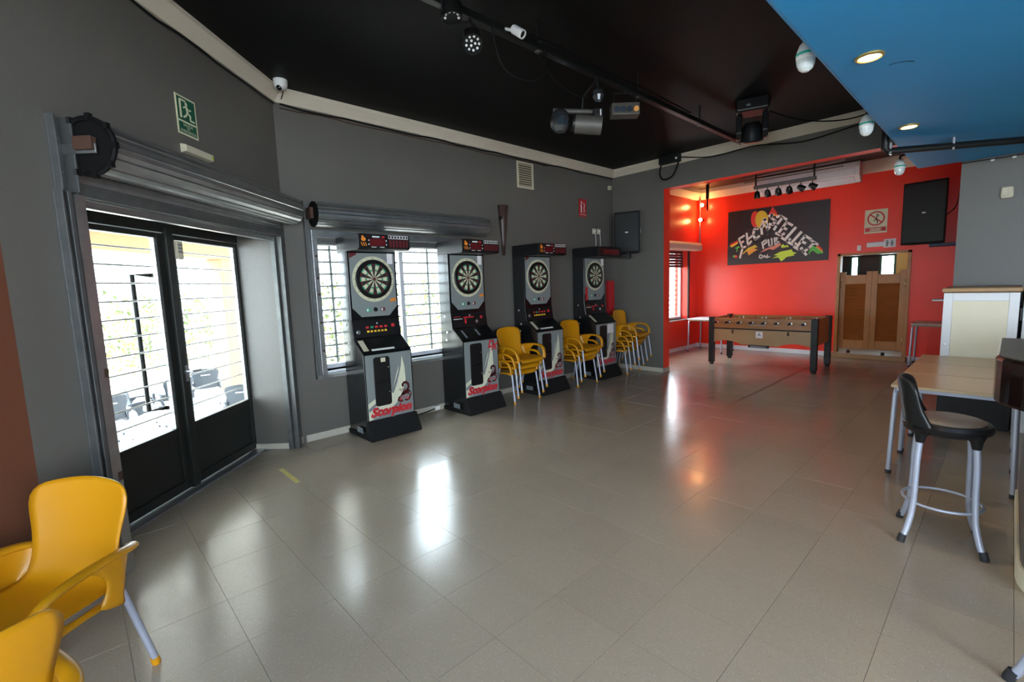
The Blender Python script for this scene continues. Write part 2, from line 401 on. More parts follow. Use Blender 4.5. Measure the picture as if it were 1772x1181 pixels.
so_ = MB(); so_.flat(stroke([(-.56, 3.585), (-.53, 3.583), (-.507, 3.592), (-.48, 3.61), (-.458, 3.64)], .010), (0, 0, ZS-.0008), (1, 0, 0), (0, 1, 0)); so_.build('scratch', 'cable_black', bpy.data.objects['ceiling_soffit'])
# ---- cornices and baseboards
cor = [(0, 3.44), (.025, 3.44), (.05, 3.47), (.105, 3.525), (.105, ZC), (0, ZC)]
b = MB(); b.prism([(XA+a, z) for a, z in cor], 'y', 1.66, YB); struct(b.build('trim_1', 'cornice'), 'cream cornice above the dart machines')
b = MB(); b.prism(cor, 'x', 0, 4.3); wallD(struct(b.build('trim_2', 'cornice'), 'cream cornice above the entrance'))
b = MB(); b.prism([(YB-a, z) for a, z in cor], 'x', XA, -.82); struct(b.build('trim_3', 'cornice'), 'cream cornice above the wide opening'); 
cor2 = [(0, 3.37), (.025, 3.37), (.05, 3.40), (.12, 3.50), (.12, 3.58), (0, 3.58)]
b = MB(); b.prism([(YR-a, z) for a, z in cor2], 'x', XA, 1.0); struct(b.build('trim_4', 'cornice'), 'cream cornice along the top of red wall')
b = MB(); b.prism([(XA+a, z) for a, z in cor2], 'y', YB+.2, YR); struct(b.build('trim_5', 'cornice'), 'cream cornice above red room window')
b = MB(); b.box(XA, XA+.014, 1.7, YB, 0, .075); struct(b.build('baseboard_left', 'baseboard', bevel=.004))
b = MB(); b.box(.0, .16, 0, .012, 0, .075); b.box(2.33, 4.3, 0, .012, 0, .075); b.box(.16, .172, -.42, -.03, 0, .06); wallD(struct(b.build('baseboard_entrance', 'baseboard', bevel=.004)))
b = MB(); b.box(XA, -4.036, YB-.014, YB, 0, .075); b.box(-4.05, -4.036, YB-.014, YB+.2, 0, .075); b.box(-.46, 3.6, YB-.014, YB, 0, .075); struct(b.build('baseboard_back', 'baseboard', bevel=.004))
b = MB(); b.box(XA, DX0, YR-.016, YR, 0, .09); b.box(DX1, 1.0, YR-.016, YR, 0, .09); b.box(XA, XA+.014, YB+.2, YR, 0, .08); struct(b.build('baseboard_annex', 'white_metal', bevel=.004))
# expansion joint in the floor, red reflection painted into its colour; worn yellow tape
tag(MB().box(-2.355, -2.335, 5.9, 9.6, -.001, .0012).build('floor_joint', 'joint_red_reflection'), 'thin dark joint line with painted red reflection running under foosball table', 'floor joint')
tag(MB().box(-4.46, -4.02, 1.232, 1.272, 0, .0015).build('floor_tape', 'rope_yellow'), 'worn yellow tape strip stuck on tiles near entrance', 'tape')

# ---- window 1
def window(name, hole, mulls, bars_y, bars_z, label, fr='white_metal'):
    y0, y1, z0, z1 = hole; r = sroot(name, (XA, (y0+y1)/2, z0), 0, label); yc = (y0+y1)/2
    x = -.20; b = MB(); t = .05
    b.box(x, x+.06, y0-yc, y0-yc+t, 0, z1-z0); b.box(x, x+.06, y1-yc-t, y1-yc, 0, z1-z0); b.box(x, x+.06, y0-yc+t, y1-yc-t, 0, t); b.box(x, x+.06, y0-yc+t, y1-yc-t, z1-z0-t, z1-z0)
    b.build('window_frame', fr, r, bevel=.004)
    MB().box(-.2, .012, y0-yc, y1-yc, -.025, 0).build('window_sill', fr, r, bevel=.004)
    ed = [y0+t]+mulls+[y1-t]
    for m in mulls: MB().box(x+.008, x+.052, m-yc-.022, m-yc+.022, t, z1-z0-t).build('mullion', fr, r, bevel=.003)
    for a, c in zip(ed, ed[1:]): MB().box(x+.026, x+.031, a-yc+.0, c-yc, t, z1-z0-t).build('pane', 'glass', r)
    for y in bars_y: MB().cyl((-.275, y-yc, -.02), (-.275, y-yc, z1-z0+.02), .015, n=6).build('grille_bar', 'galv_dark', r)
    for z in bars_z: MB().cyl((-.275, y0-yc-.02, z-z0), (-.275, y1-yc+.02, z-z0), .011, n=6).build('grille_bar', 'galv_dark', r)
    return r
window('window_1', W1, [3.05], [2.22, 2.72, 3.14, 3.52, 3.9], [.84+.135*i for i in range(10)], 'white framed barred window behind two dart machines')
window('window_2', W2, [9.1], [8.5, 9.6], [.80+.11*i for i in range(13)], 'white framed barred window in red side wall')
# ---- door 1: black double door
d1 = sroot('door_1', PD, RD, 'black metal double glass door at the entrance')
n0, n1 = -.455, -.40
b = MB(); b.box(.10, .14, n0-.01, n1+.01, 0, 2.12); b.box(2.20, 2.26, n0-.01, n1+.01, 0, 2.12); b.box(.10, 2.26, n0-.01, n1+.01, 2.085, 2.16); b.build('door_frame', 'door_black', d1, bevel=.004)
MB().box(.12, 2.24, -.5, -.30, -.004, .014).build('threshold', 'steel', d1, bevel=.004)
def leaf(s0, s1, right):
    zb, zt, g0, g1 = .02, 2.08, .54, 2.04
    st0, st1 = (.055, .085) if right else (.085, .06)
    p = MB(); p.box(s0, s0+st0, n0, n1, zb, zt); p.box(s1-st1, s1, n0, n1, zb, zt); p.box(s0+st0, s1-st1, n0, n1, g1, zt); p.box(s0+st0, s1-st1, n0, n1, g0-.05, g0); p.box(s0+st0, s1-st1, n0, n1, zb, zb+.07)
    lf = p.build('door_leaf', 'door_black', d1, bevel=.005)
    a, c = s0+st0, s1-st1
    MB().box(a, c, n0+.015, n1-.02, zb+.07, g0-.05).build('kick_panel', 'door_black', lf)
    MB().box(a, c, n0+.024, n0+.030, g0, g1).build('glass_pane', 'glass', lf)
    bd = MB()
    for x0, x1 in ((a, a+.018), (c-.018, c)): bd.box(x0, x1, n0+.01, n1-.012, g0, g1)
    bd.build('glazing_bead', 'galv', lf)
    k = 11
    for i in range(k): z = g0+.13+i*.128; MB().cyl((a, n0+.006, z), (c, n0+.006, z), .0065, n=6).build('grille_bar', 'steel', lf)
    return lf
lr = leaf(.14, 1.075, True); ll = leaf(1.085, 2.20, False)
b = MB(); b.box(1.045, 1.115, n1-.002, n1+.035, .02, 2.12); b.build('meeting_stile', 'door_black', d1, bevel=.005)
b = MB(); b.tube([(1.06, n1+.03, .98), (1.06, n1+.075, .98), (.955, n1+.075, .975)], .011, 8); b.cyl((1.06, n1+.028, .98), (1.06, n1+.045, .98), .026); b.box(1.045, 1.075, n1+.035, n1+.04, .90, 1.03); b.build('lever_handle', 'steel', lr, smooth='auto')
b = MB(); b.tube([(1.13, n0-.01, 1.76), (1.13, n0-.07, 1.76), (1.295, n0-.07, 1.76), (1.295, n0-.07, .72), (1.13, n0-.07, .70), (1.13, n0-.01, .70)], .017, 8); b.build('pull_handle', 'black_metal', ll)
k = thing('keypad', 'small grey keypad fixed on glass door beside the meeting stile', 'keypad', PD+Vector((.70711*(.985)+.70711*(n1+.01), -.70711*(.985)+.70711*(n1+.01), 1.885)), RD)
MB().box(-.032, .032, 0, .03, 0, .145).build('case', 'ivory', k, bevel=.005)
for i in range(3):
    for j in range(2): MB().box(-.022+j*.026, -.004+j*.026, .03, .034, .05+i*.028, .068+i*.028).build('key', 'print_grey', k)
# ---- door 2: louvred swing doors in the red wall
d2 = sroot('door_2', ((DX0+DX1)/2, YR, 0), 0, 'pair of pine louvred swing doors under open transom')
hw = (DX1-DX0)/2
b = MB(); b.box(-hw, -hw+.055, -.012, .15, .08, DZ); b.box(hw-.055, hw, -.012, .15, .08, DZ); b.box(-hw, hw, -.012, .15, DZ-.045, DZ); b.build('door_frame', 'pine', d2, bevel=.004)
MB().box(-hw-.02, hw+.02, -.16, .2, 0, .085).build('step', 'wood_light', d2, bevel=.008)
def swing(x0, x1, dark):
    z0, z1 = .17, 1.56; m = 'pine' 
    p = MB(); p.box(x0, x0+.085, .03, .065, z0, z1+.06); p.box(x1-.085, x1, .03, .065, z0, z1+.06); p.box(x0+.085, x1-.085, .03, .065, z1-.17, z1); p.box(x0+.085, x1-.085, .03, .065, z0, z0+.17)
    lf = p.build('door_leaf', m, d2, bevel=.005)
    z = z0+.18
    while z < z1-.165:
        mx = Matrix.Translation((0, .048, z)) @ Matrix.Rotation(.75, 4, 'X')
        MB().box(x0+.085, x1-.085, -.024, .024, -.003, .003, mx=mx).build('louvre_slat', 'pine_dark', lf); z += .026
    return lf
l0 = swing(-hw+.057, -.0008, 1); l1 = swing(.0008, hw-.057, 1)
for lf, x in ((l0, -hw+.065), (l1, hw-.065)):
    for z in (.30, 1.32): MB().cyl((x, .022, z), (x, .022, z+.13), .011, n=8).build('hinge', 'brass', lf, smooth=True)
MB().lathe([(.0, 0), (.028, .002), (.03, .03), (.022, .05), (0, .052)], Matrix.Translation((-.31, .02, .087)), 12).build('door_stop', 'rubber', d2, smooth=True)
MB().lathe([(.0, 0), (.028, .002), (.03, .03), (.022, .05), (0, .052)], Matrix.Translation((.22, -.03, .087)), 12).build('door_stop', 'rubber', d2, smooth=True)
# ---- corridor behind the swing doors
b = MB(); b.box(-2.9, -2.7, YR+.2, 13.2, -.1, 3); struct(b.build('wall_corridor_left', 'dark_corridor'))
b = MB(); b.box(-1.12, -.9, YR+.2, 13.2, -.1, 3); struct(b.build('wall_corridor_right', 'corridor_wall'), 'yellow corridor wall behind swing doors')
b = MB(); b.box(-2.9, -2.47, 12.6, 12.8, -.1, 3); b.box(-2.29, -1.95, 12.6, 12.8, -.1, 3); b.box(-1.67, -1.645, 12.6, 12.8, -.1, 3); b.box(-2.9, -1.645, 12.6, 12.8, -.1, .9); b.box(-2.9, -1.645, 12.6, 12.8, 1.97, 3); struct(b.build('wall_corridor_back', 'dark_corridor'))
b = MB(); b.box(-1.645, -.9, 12.4, 12.8, -.1, 3); struct(b.build('wall_corridor_end', 'corridor_wall'), 'yellow corridor wall seen over right swing door')
b = MB(); b.box(-2.9, -.9, YR+.2, 13.2, 2.5, 2.6); struct(b.build('ceiling_corridor', 'dark_corridor'))
cl = sroot('corridor_fill_lamp', (-1.7, 11.7, 2.5), 0, 'unseen corridor ceiling lamp added to brighten the yellow wall'); MB().lathe([(0, 0), (.12, 0), (.11, -.05), (0, -.07)], None, 16).build('shade', 'corridor_fill_glow', cl, smooth=True)  # hidden lamp, added to brighten the yellow corridor wall
b = MB(); b.box(-2.7, -1.12, YR+.2, 12.6, -.1, .08); struct(b.build('floor_corridor', 'wood_light'))
for i, (x0, x1) in enumerate(((-2.47, -2.29), (-1.95, -1.67))):
    r = sroot('window_%d' % (4+i), ((x0+x1)/2, 12.6, .9), 0, 'bright green framed corridor window above the swing doors, ' + ('left' if i == 0 else 'right')); h = (x1-x0)/2
    p = MB(); p.box(-h, -h+.04, -.02, .06, 0, 1.07); p.box(h-.04, h, -.02, .06, 0, 1.07); p.box(-h+.04, h-.04, -.02, .06, 1.03, 1.07); p.box(-h+.04, h-.04, -.02, .06, 0, .04); p.build('window_frame', 'green_frame', r)
    MB().box(-h+.04, h-.04, .02, .024, .04, 1.03).build('pane', 'glass', r)
b = MB(); b.box(-2.7, -1.65, 12.52, 12.6, 1.98, 2.06); struct(b.build('trim_6', 'green_frame'))
# ---- portals help the sky find the openings (they give no light of their own)
def portal_dir(loc, d, sx, sy): portal(loc, Vector(d).to_track_quat('-Z', 'Z' if abs(d[2]) < .9 else 'Y').to_euler(), sx, sy)
portal_dir(PD+Vector((.70711*1.2-.70711*.52, -.70711*1.2-.70711*.52, 1.3)), (.70711, .70711, 0), 2.05, 1.7)
portal_dir((XA-.32, (W1[0]+W1[1])/2, (W1[2]+W1[3])/2), (1, 0, 0), W1[1]-W1[0], W1[3]-W1[2])
portal_dir((XA-.32, (W2[0]+W2[1])/2, 1.4), (1, 0, 0), W2[1]-W2[0], 1.4)
portal_dir((1.3, -4.32, 1.70), (0, 1, 0), 3.8, 1.5)
portal_dir((3.92, -1.1, 1.68), (-1, 0, 0), 4.6, 1.85)

# ================================================================ THINGS
# ---- roller shutters. Local frame: x along the wall, y out of the wall, z up
def roller(root, x0, x1, yc, zc, r, nsl=13, slat_m='galv'):
    rl = MB(); rl.cyl((x0+.01, yc, zc), (x1-.01, yc, zc), r-.012, n=24); roll = rl.build('roll', 'galv_dark', root, smooth='auto')
    prof = []
    st = 2*PI/nsl
    for k in (0, .04, .10, .5, .90, .96, 1): prof.append((k*st, {0: .0, .04: .007, .10: .004, .5: .007, .90: .004, .96: .009, 1: .0}[k]))
    m = MB()
    ring_o = [(r+d, a) for a, d in prof]; ring_i = [(r-.012, a) for a, d in prof][::-1]
    poly = [(q*math.cos(a), q*math.sin(a)) for q, a in ring_o+ring_i]
    m.prism(poly, 'x', x0, x1)
    first = m.build('slat', slat_m, roll); first.location = (0, yc, zc)
    for i in range(1, nsl):
        c = first.copy(); C.objects.link(c); c.rotation_euler = (i*st, 0, 0)
    return roll
rs = thing('roller_shutter', 'rolled up galvanised shutter above the glass entrance door', 'roller shutter', PD, RD)
roller(rs, .10, 2.24, .135, 2.385, .128)
b = MB(); b.tube([(2.245, .135+.142*math.cos(a), 2.385+.142*math.sin(a)) for a in [2*PI*i/32 for i in range(32)]], .014, 6, closed=True)
for i in range(9):
    a = i*2*PI/9; b.box(-.012, .012, -.012, .012, -.016, .016, mx=Matrix.Translation((2.25, .135+.15*math.cos(a), 2.385+.15*math.sin(a))))
b.build('end_ring', 'cable_black', rs, smooth='auto')
MB().lathe([(0, 0), (.13, 0), (.13, .006), (0, .006)], Matrix.Translation((2.235, .135, 2.385)) @ Matrix.Rotation(PI/2, 4, 'Y'), 24).build('end_disc', 'cable_black', rs)
MB().box(2.244, 2.285, .085, .185, 2.36, 2.43).build('motor_block', 'rust', rs, bevel=.006)
MB().box(2.255, 2.265, 0, .19, 2.345, 2.395).build('bracket', 'galv', rs, bevel=.003)
MB().box(2.25, 2.33, .0, .012, 2.15, 2.53).box(2.25, 2.262, .012, .07, 2.15, 2.53).box(2.318, 2.33, .012, .05, 2.15, 2.53).build('side_plate', 'galv_dark', rs, bevel=.002)
def guide(s0, s1): 
    g = MB(); g.box(s0, s1, 0, .012, 0, 2.15); g.box(s0, s0+.012, .012, .055, 0, 2.15); g.box(s1-.012, s1, .012, .055, 0, 2.15); g.box(s0, s0+.03, .045, .055, 0, 2.15); return g
guide(2.282, 2.345).build('guide_rail', 'galv_dark', rs, bevel=.002)
MB().box(2.215, 2.28, -.06, .052, 0, 2.14).build('guide_rail', 'galv', rs, bevel=.003)
MB().box(.10, .16, -.03, .045, 0, 2.15).box(.16, .19, -.05, -.01, 0, 2.12).build('guide_rail', 'galv_dark', rs, bevel=.003)
for z in (.42, .62, 1.0, 1.35, 1.7, 2.25, 2.42): MB().lathe([(0, 0), (.009, 0), (.007, .006), (0, .007)], Matrix.Translation((2.29, .012, z)) @ Matrix.Rotation(-PI/2, 4, 'X'), 8).build('bolt', 'steel', rs)
for z in (.55, 1.15): MB().box(2.22, 2.245, .052, .056, z, z+.05).build('rust_patch', 'rust', rs)
hb = MB(); hb.box(.12, 2.25, -.02, .045, 2.135, 2.205); hb.box(.12, 2.25, .045, .05, 2.19, 2.205); hb.box(.12, 2.25, .045, .05, 2.135, 2.145); hb.build('header_beam', 'galv_dark', rs, bevel=.003)
MB().box(.14, 2.24, -.05, -.02, 2.095, 2.135).box(.14, 2.24, -.055, -.015, 2.09, 2.10).build('bottom_bar', 'galv', rs, bevel=.003)
for i in range(3): MB().box(.12, 2.24, .015-.004*i, .03-.004*i, 2.205+i*.035, 2.238+i*.035).build('slat', 'galv', rs, bevel=.004)

rs2 = thing('roller_shutter', 'rolled up galvanised shutter above the dart machine window', 'roller shutter', (XA, 3.0, 0), -PI/2)
# local x -> -world y ; local y -> +world x
roller(rs2, -1.20, 1.08, .135, 2.375, .118, nsl=12)
MB().lathe([(0, 0), (.128, 0), (.128, .012), (0, .012)], Matrix.Translation((1.08, .135, 2.375)) @ Matrix.Rotation(PI/2, 4, 'Y'), 24).build('end_disc', 'cable_black', rs2, smooth='auto')
MB().box(1.095, 1.13, .05, .17, 2.33, 2.44).build('motor_block', 'rust', rs2, bevel=.006)
MB().box(1.09, 1.15, 0, .012, .66, 2.52).box(1.138, 1.15, .012, .06, .66, 2.52).build('side_plate', 'galv_dark', rs2, bevel=.002)
for a, c in ((1.035, 1.09), (-1.13, -1.07)): MB().box(a, c, 0, .05, .70, 2.17).box(a+.01, c-.01, -.04, 0, .72, 2.15).build('guide_rail', 'galv', rs2, bevel=.003)
MB().box(-1.13, 1.15, 0, .04, .655, .70).build('sill_rail', 'galv', rs2, bevel=.003)
MB().box(-1.1, 1.09, .0, .05, 2.155, 2.23).build('header_beam', 'galv', rs2, bevel=.003)
for i in range(2): MB().box(-1.08, 1.04, -.03, -.012, 2.09+i*.035, 2.123+i*.035).build('slat', 'galv_dark', rs2, bevel=.003)
for z in (.95, 1.25, 1.55, 1.72, 1.95): MB().box(1.05, 1.07, .05, .055, z, z+.02).build('rust_patch', 'rust', rs2)
# annex shutter: white pelmet box over a part lowered brown blind
rb = thing('shutter_box', 'white shutter box above half lowered blind in red corner', 'shutter box', (XA, 9.4, 2.22), -PI/2)
MB().prism([(0, 0), (.16, 0), (.19, .03), (.19, .12), (.15, .18), (0, .18)], 'x', -1.20, 1.5).build('box', 'cornice', rb, bevel=.006)
for i in range(6): MB().box(-.86, 1.44, -.12, -.105, -.36+i*.06, -.303+i*.06).build('blind_slat', 'blind', rb, bevel=.003)
MB().box(-.93, -.87, 0, .03, -1.52, 0).build('guide_rail', 'door_black', rb, bevel=.002)

# ---- wall signs and lights
def dplace(s, n, z): return PD+Vector((.70711*s+.70711*n, -.70711*s+.70711*n, z))
ex = thing('exit_sign', 'green and cream running man exit sign above entrance shutter', 'sign', dplace(1.265, .002, 2.735), RD)
# on the entrance wall the reader's right is -x
U_, V_ = (-1, 0, 0), (0, 0, 1)
MB().box(-.102, .102, 0, .004, 0, .27).build('plate', 'sign_cream', ex)
MB().flat([rect(-.09, .09, .10, .258), rect(-.09, .09, .012, .088)], (0, .0045, 0), U_, V_).build('green_field', 'sign_green', ex)
fig = [rect(-.072, -.052, .115, .24)]+stroke([(-.06, .24), (-.005, .24)], .012)+stroke([(.035, .118), (.075, .118)], .012)+[circ(.0, .222, .013)]
fig += stroke([(.0, .205), (.008, .165)], .022)+stroke([(-.03, .19), (-.005, .205), (.03, .185), (.045, .195)], .011)+stroke([(.005, .165), (.035, .15), (.03, .12)], .014)+stroke([(.005, .165), (-.01, .14), (-.035, .125)], .014)
MB().flat(fig, (0, .006, 0), U_, V_).build('running_figure', 'sign_cream', ex)
b = MB()
for t, z, s in (('SALIDA', .071, .03), ('DE', .05, .022), ('EMERGENCIA', .027, .026)): b.flat(shift(text2d(t, s), 0, z), (0, .006, 0), U_, V_)
b.build('lettering', 'sign_cream', ex)
em = thing('emergency_light', 'slim cream emergency light under the green exit sign', 'emergency light', dplace(1.215, 0, 2.60), RD)
MB().prism([(0, 0), (.045, .008), (.045, .055), (0, .065)], 'x', -.15, .15).build('body', 'ivory', em, bevel=.006)
MB().box(-.14, -.12, .045, .049, .02, .035).build('indicator', 'm_lime', em)
em2 = thing('emergency_light', 'white emergency light on red wall over the swing doors', 'emergency light', (-1.72, YR, 2.05), 0)
MB().prism([(0, 0), (-.045, .008), (-.045, .085), (0, .095)], 'x', -.14, .14).build('body', 'white_paint', em2, bevel=.006)
MB().box(-.12, .12, -.048, -.045, .02, .075).build('lens', 'laminate_white', em2)
fs = thing('fire_sign', 'red fire extinguisher sign on dark grey wall', 'sign', (XA+.002, 6.49, 2.70), 0)
UA = (0, 1, 0)
MB().box(0, .004, -.10, .10, 0, .29).build('plate', 'sign_red', fs)
b = MB(); b.flat([rect(-.055, -.02, .07, .2), rect(-.045, -.03, .2, .225)]+stroke([(-.03, .222), (.0, .235)], .014)+stroke([(.03, .075), (.045, .11), (.03, .14), (.05, .18), (.035, .22)], .02)+[rect(-.05, -.025, .235, .255)], (.0045, 0, 0), UA, V_)
b.flat(shift(text2d('EXTINTOR', .034), 0, .035), (.0045, 0, 0), UA, V_); b.build('print', 'print_white', fs)
pr = thing('prohibition_sign', 'white sign with red no dancing circle on red wall', 'sign', (-1.75, YR-.002, 2.30), 0)
UB = (1, 0, 0)
MB().box(-.165, .165, -.004, 0, 0, .42).build('plate', 'sign_cream', pr)
b = MB(); b.flat(ring(0, .26, .105, .128)+stroke([(-.085, .335), (.085, .185)], .02)+[rect(-.15, .15, .03, .105)], (0, -.0045, 0), UB, V_); b.build('red_print', 'sign_red', pr)
b = MB(); b.flat([circ(.02, .325, .014)]+stroke([(.015, .305), (.0, .25), (.025, .21), (.02, .175)], .016)+stroke([(.01, .29), (.05, .31)], .01)+stroke([(0, .25), (-.03, .22)], .014), (0, -.005, 0), UB, V_); b.build('figure', 'print_black', pr)
b = MB(); b.flat([rect(-.09, .09, .078, .09), rect(-.07, .07, .058, .07), rect(-.09, .09, .04, .05)], (0, -.005, 0), UB, V_); b.build('lettering', 'sign_cream', pr)
wc = thing('toilet_sign', 'small white square sign with two grey figures on red wall', 'sign', (-1.535, YR-.002, 2.03), 0)
MB().box(-.085, .085, -.004, 0, 0, .15).build('plate', 'paper', wc)
b = MB()
for x in (-.035, .035): b.flat([circ(x, .115, .013), rect(x-.02, x+.02, .055, .098), rect(x-.012, x+.012, .02, .055)], (0, -.0045, 0), UB, V_)
b.build('figures', 'print_grey', wc)
tag(MB().prism([(0, 0), (-.03, .004), (-.035, .02), (-.03, .1), (0, .105)], 'x', -2.005, -1.945).build('wall_button', 'white_paint', bevel=.006), 'small white switch box left of the emergency light', 'switch').location = (0, YR, 2.0)
md = thing('motion_detector', 'cream motion detector on plain grey wall at right', 'detector', (-.09, YB, 2.32), 0)
MB().prism([(-.045, 0), (.045, 0), (.05, .03), (.045, .12), (-.045, .12), (-.05, .03)], 'y', -.05, 0).build('case', 'ivory', md, bevel=.012)
for i in range(3): MB().box(-.035, .0, -.054, -.05, .045+i*.022, .055+i*.022).build('slot', 'cream', md)
vg = thing('vent_grille', 'beige louvred vent grille high on dark grey wall', 'vent', (XA, 5.13, 3.01), 0)
b = MB(); b.box(0, .018, -.17, -.14, 0, .38); b.box(0, .018, .14, .17, 0, .38); b.box(0, .018, -.14, .14, 0, .03); b.box(0, .018, -.14, .14, .35, .38); b.build('frame', 'ivory', vg, bevel=.003); MB().box(0, .002, -.14, .14, .03, .35).build('duct', 'rust', vg)
for i in range(10): MB().box(-.002, .002, -.14, .14, -.012, .012, mx=Matrix.Translation((.012, 0, .045+i*.032)) @ Matrix.Rotation(-.7, 4, 'Y')).build('louvre_slat', 'ivory', vg)
MB().box(0, .004, -.17, .17, .385, .40).build('frame_mark', 'rust', vg)
scn = thing('wall_sconce', 'tall tapering brown wall sconce above yellow chair stack', 'sconce', (XA, 4.64, 2.02), 0)
b = MB(); k = 7
prof = [(.018, 0), (.035, .2), (.062, .45), (.088, .70)]
vs = []; fs_ = []
for r_, z_ in prof:
    for i in range(k): a = -PI/2+PI*i/(k-1); vs.append((.01+r_*math.cos(a)*.9, r_*math.sin(a), z_))
for i in range(len(prof)-1):
    for j in range(k-1): fs_.append((i*k+j, i*k+j+1, (i+1)*k+j+1, (i+1)*k+j))
b.add(vs, fs_); b.build('shade', 'sconce_brown', scn, smooth=True, solid=.006)
MB().box(0, .012, -.03, .03, .2, .6).build('back_plate', 'sconce_brown', scn)
MB().lathe([(0, 0), (.025, .003), (.025, .03), (0, .035)], Matrix.Translation((.03, -.075, .52)) @ Matrix.Rotation(PI/2, 4, 'Y'), 10).build('knob', 'black_plastic', scn, smooth='auto')
for k_, (y_, lab) in enumerate(((6.80, 'left white socket of pair above last dart machine'), (6.93, 'right white socket of pair above last dart machine'))):
    s_ = thing('wall_socket', lab, 'socket', (XA, y_, 2.43), 0, 'sockets above last machine')
    MB().box(0, .012, -.045, .045, 0, .09).build('plate', 'ivory', s_, bevel=.004); MB().cyl((.012, 0, .045), (.03, 0, .045), .022, n=10).build('plug', 'white_paint', s_)
    MB().tube(smooth_path([(.02, .02, .01), (.02, .03, -.13), (.015, .02, -.31)], 4), .005, 5).build('cord', 'white_paint', s_)
tag(MB().box(XA, XA+.05, 7.22, 7.28, 3.22, 3.29).build('junction_box', 'ivory', bevel=.005), 'tiny cream junction box in corner under the cornice', 'junction box')
rbx = thing('red_wall_box', 'slim red upright panel beside last dart machine', 'panel', (XA, 7.22, .95), 0)
MB().box(0, .07, -.085, .085, 0, .66).build('panel', 'sign_red', rbx, bevel=.008); MB().box(.07, .074, -.06, .06, .03, .60).build('face', 'sign_red', rbx)
# dome camera on cornice
dc = thing('dome_camera', 'white dome security camera on cornice corner above entrance', 'security camera', (-4.80, 1.66, ZC), 0)
mxd = Matrix.Rotation(PI, 4, 'X')
MB().lathe([(0, 0), (.062, 0), (.062, .03), (.055, .07), (.035, .085), (0, .09)], mxd, 18).build('housing', 'white_paint', dc, smooth='auto')
MB().lathe([(0, 0), (.028, 0), (.02, .02), (0, .024)], Matrix.Translation((.025, -.02, -.075)) @ Matrix.Rotation(PI*.75, 4, 'X'), 12).build('lens', 'black_gloss', dc, smooth='auto')
tag(MB().tube(smooth_path([(-4.8, 1.66, 3.50), (-4.84, 1.69, 3.47), (-4.93, 1.70, 3.44)], 4), .005, 5).build('camera_cable', 'black_plastic'), 'short dark cable hanging from dome camera', 'cable')
# cables clipped under the cornices
def sag(p0, p1, n, amp, seed, r=.008):
    q = random.Random(seed); p0, p1 = Vector(p0), Vector(p1)
    return [p0.lerp(p1, i/n)+Vector((0, 0, -abs(q.uniform(0, amp)))) for i in range(n+1)]
tag(MB().tube(sag((XA+.02, 1.72, 3.435), (XA+.02, YB-.02, 3.43), 26, .022, 1), .009, 6).build('cornice_cable', 'black_plastic'), 'black cable run under the cornice over dart machines', 'cable')
tag(MB().tube(sag((XA+.012, 1.72, 3.41), (XA+.012, 5.6, 3.405), 22, .015, 2), .006, 6).build('cornice_cable', 'rust'), 'thin reddish brown cable below the black cornice cable', 'cable')
o = MB().tube(sag((.02, .02, 3.43), (4.2, .02, 3.43), 20, .022, 3), .010, 6).build('cornice_cable', 'black_plastic'); wallD(tag(o, 'black cable run under the cornice above exit sign', 'cable'))
tag(MB().tube(sag((-.46, YB-.02, ZS-.015), (1.2, YB-.02, ZS-.015), 12, .006, 4), .006, 6).build('wall_cable', 'black_plastic'), 'dark cable clipped along top of grey wall below blue ceiling', 'cable')
for i in range(5):
    MB_ = MB().box(-.015, .015, -.02, .0, -.01, .02).build('cable_clip', 'white_paint'); MB_.location = (-.22+i*.16, YB, ZS-.03)
    tag(MB_, '%s white cable clip from left along grey wall top' % ('first', 'second', 'third', 'fourth', 'fifth')[i], 'clip', 'white clips on the grey wall cable')
# white skirting box between machines
fk = thing('floor_socket', 'white socket with black cord on baseboard between first two dart machines', 'socket', (XA+.014, 3.335, .02), 0)
MB().box(0, .06, -.035, .035, 0, .055).build('case', 'white_paint', fk, bevel=.008)
MB().tube(smooth_path([(.036, -.55, .01), (.036, -.3, -.006), (.036, -.03, .02)], 5), .008, 6).build('cord', 'black_plastic', fk)

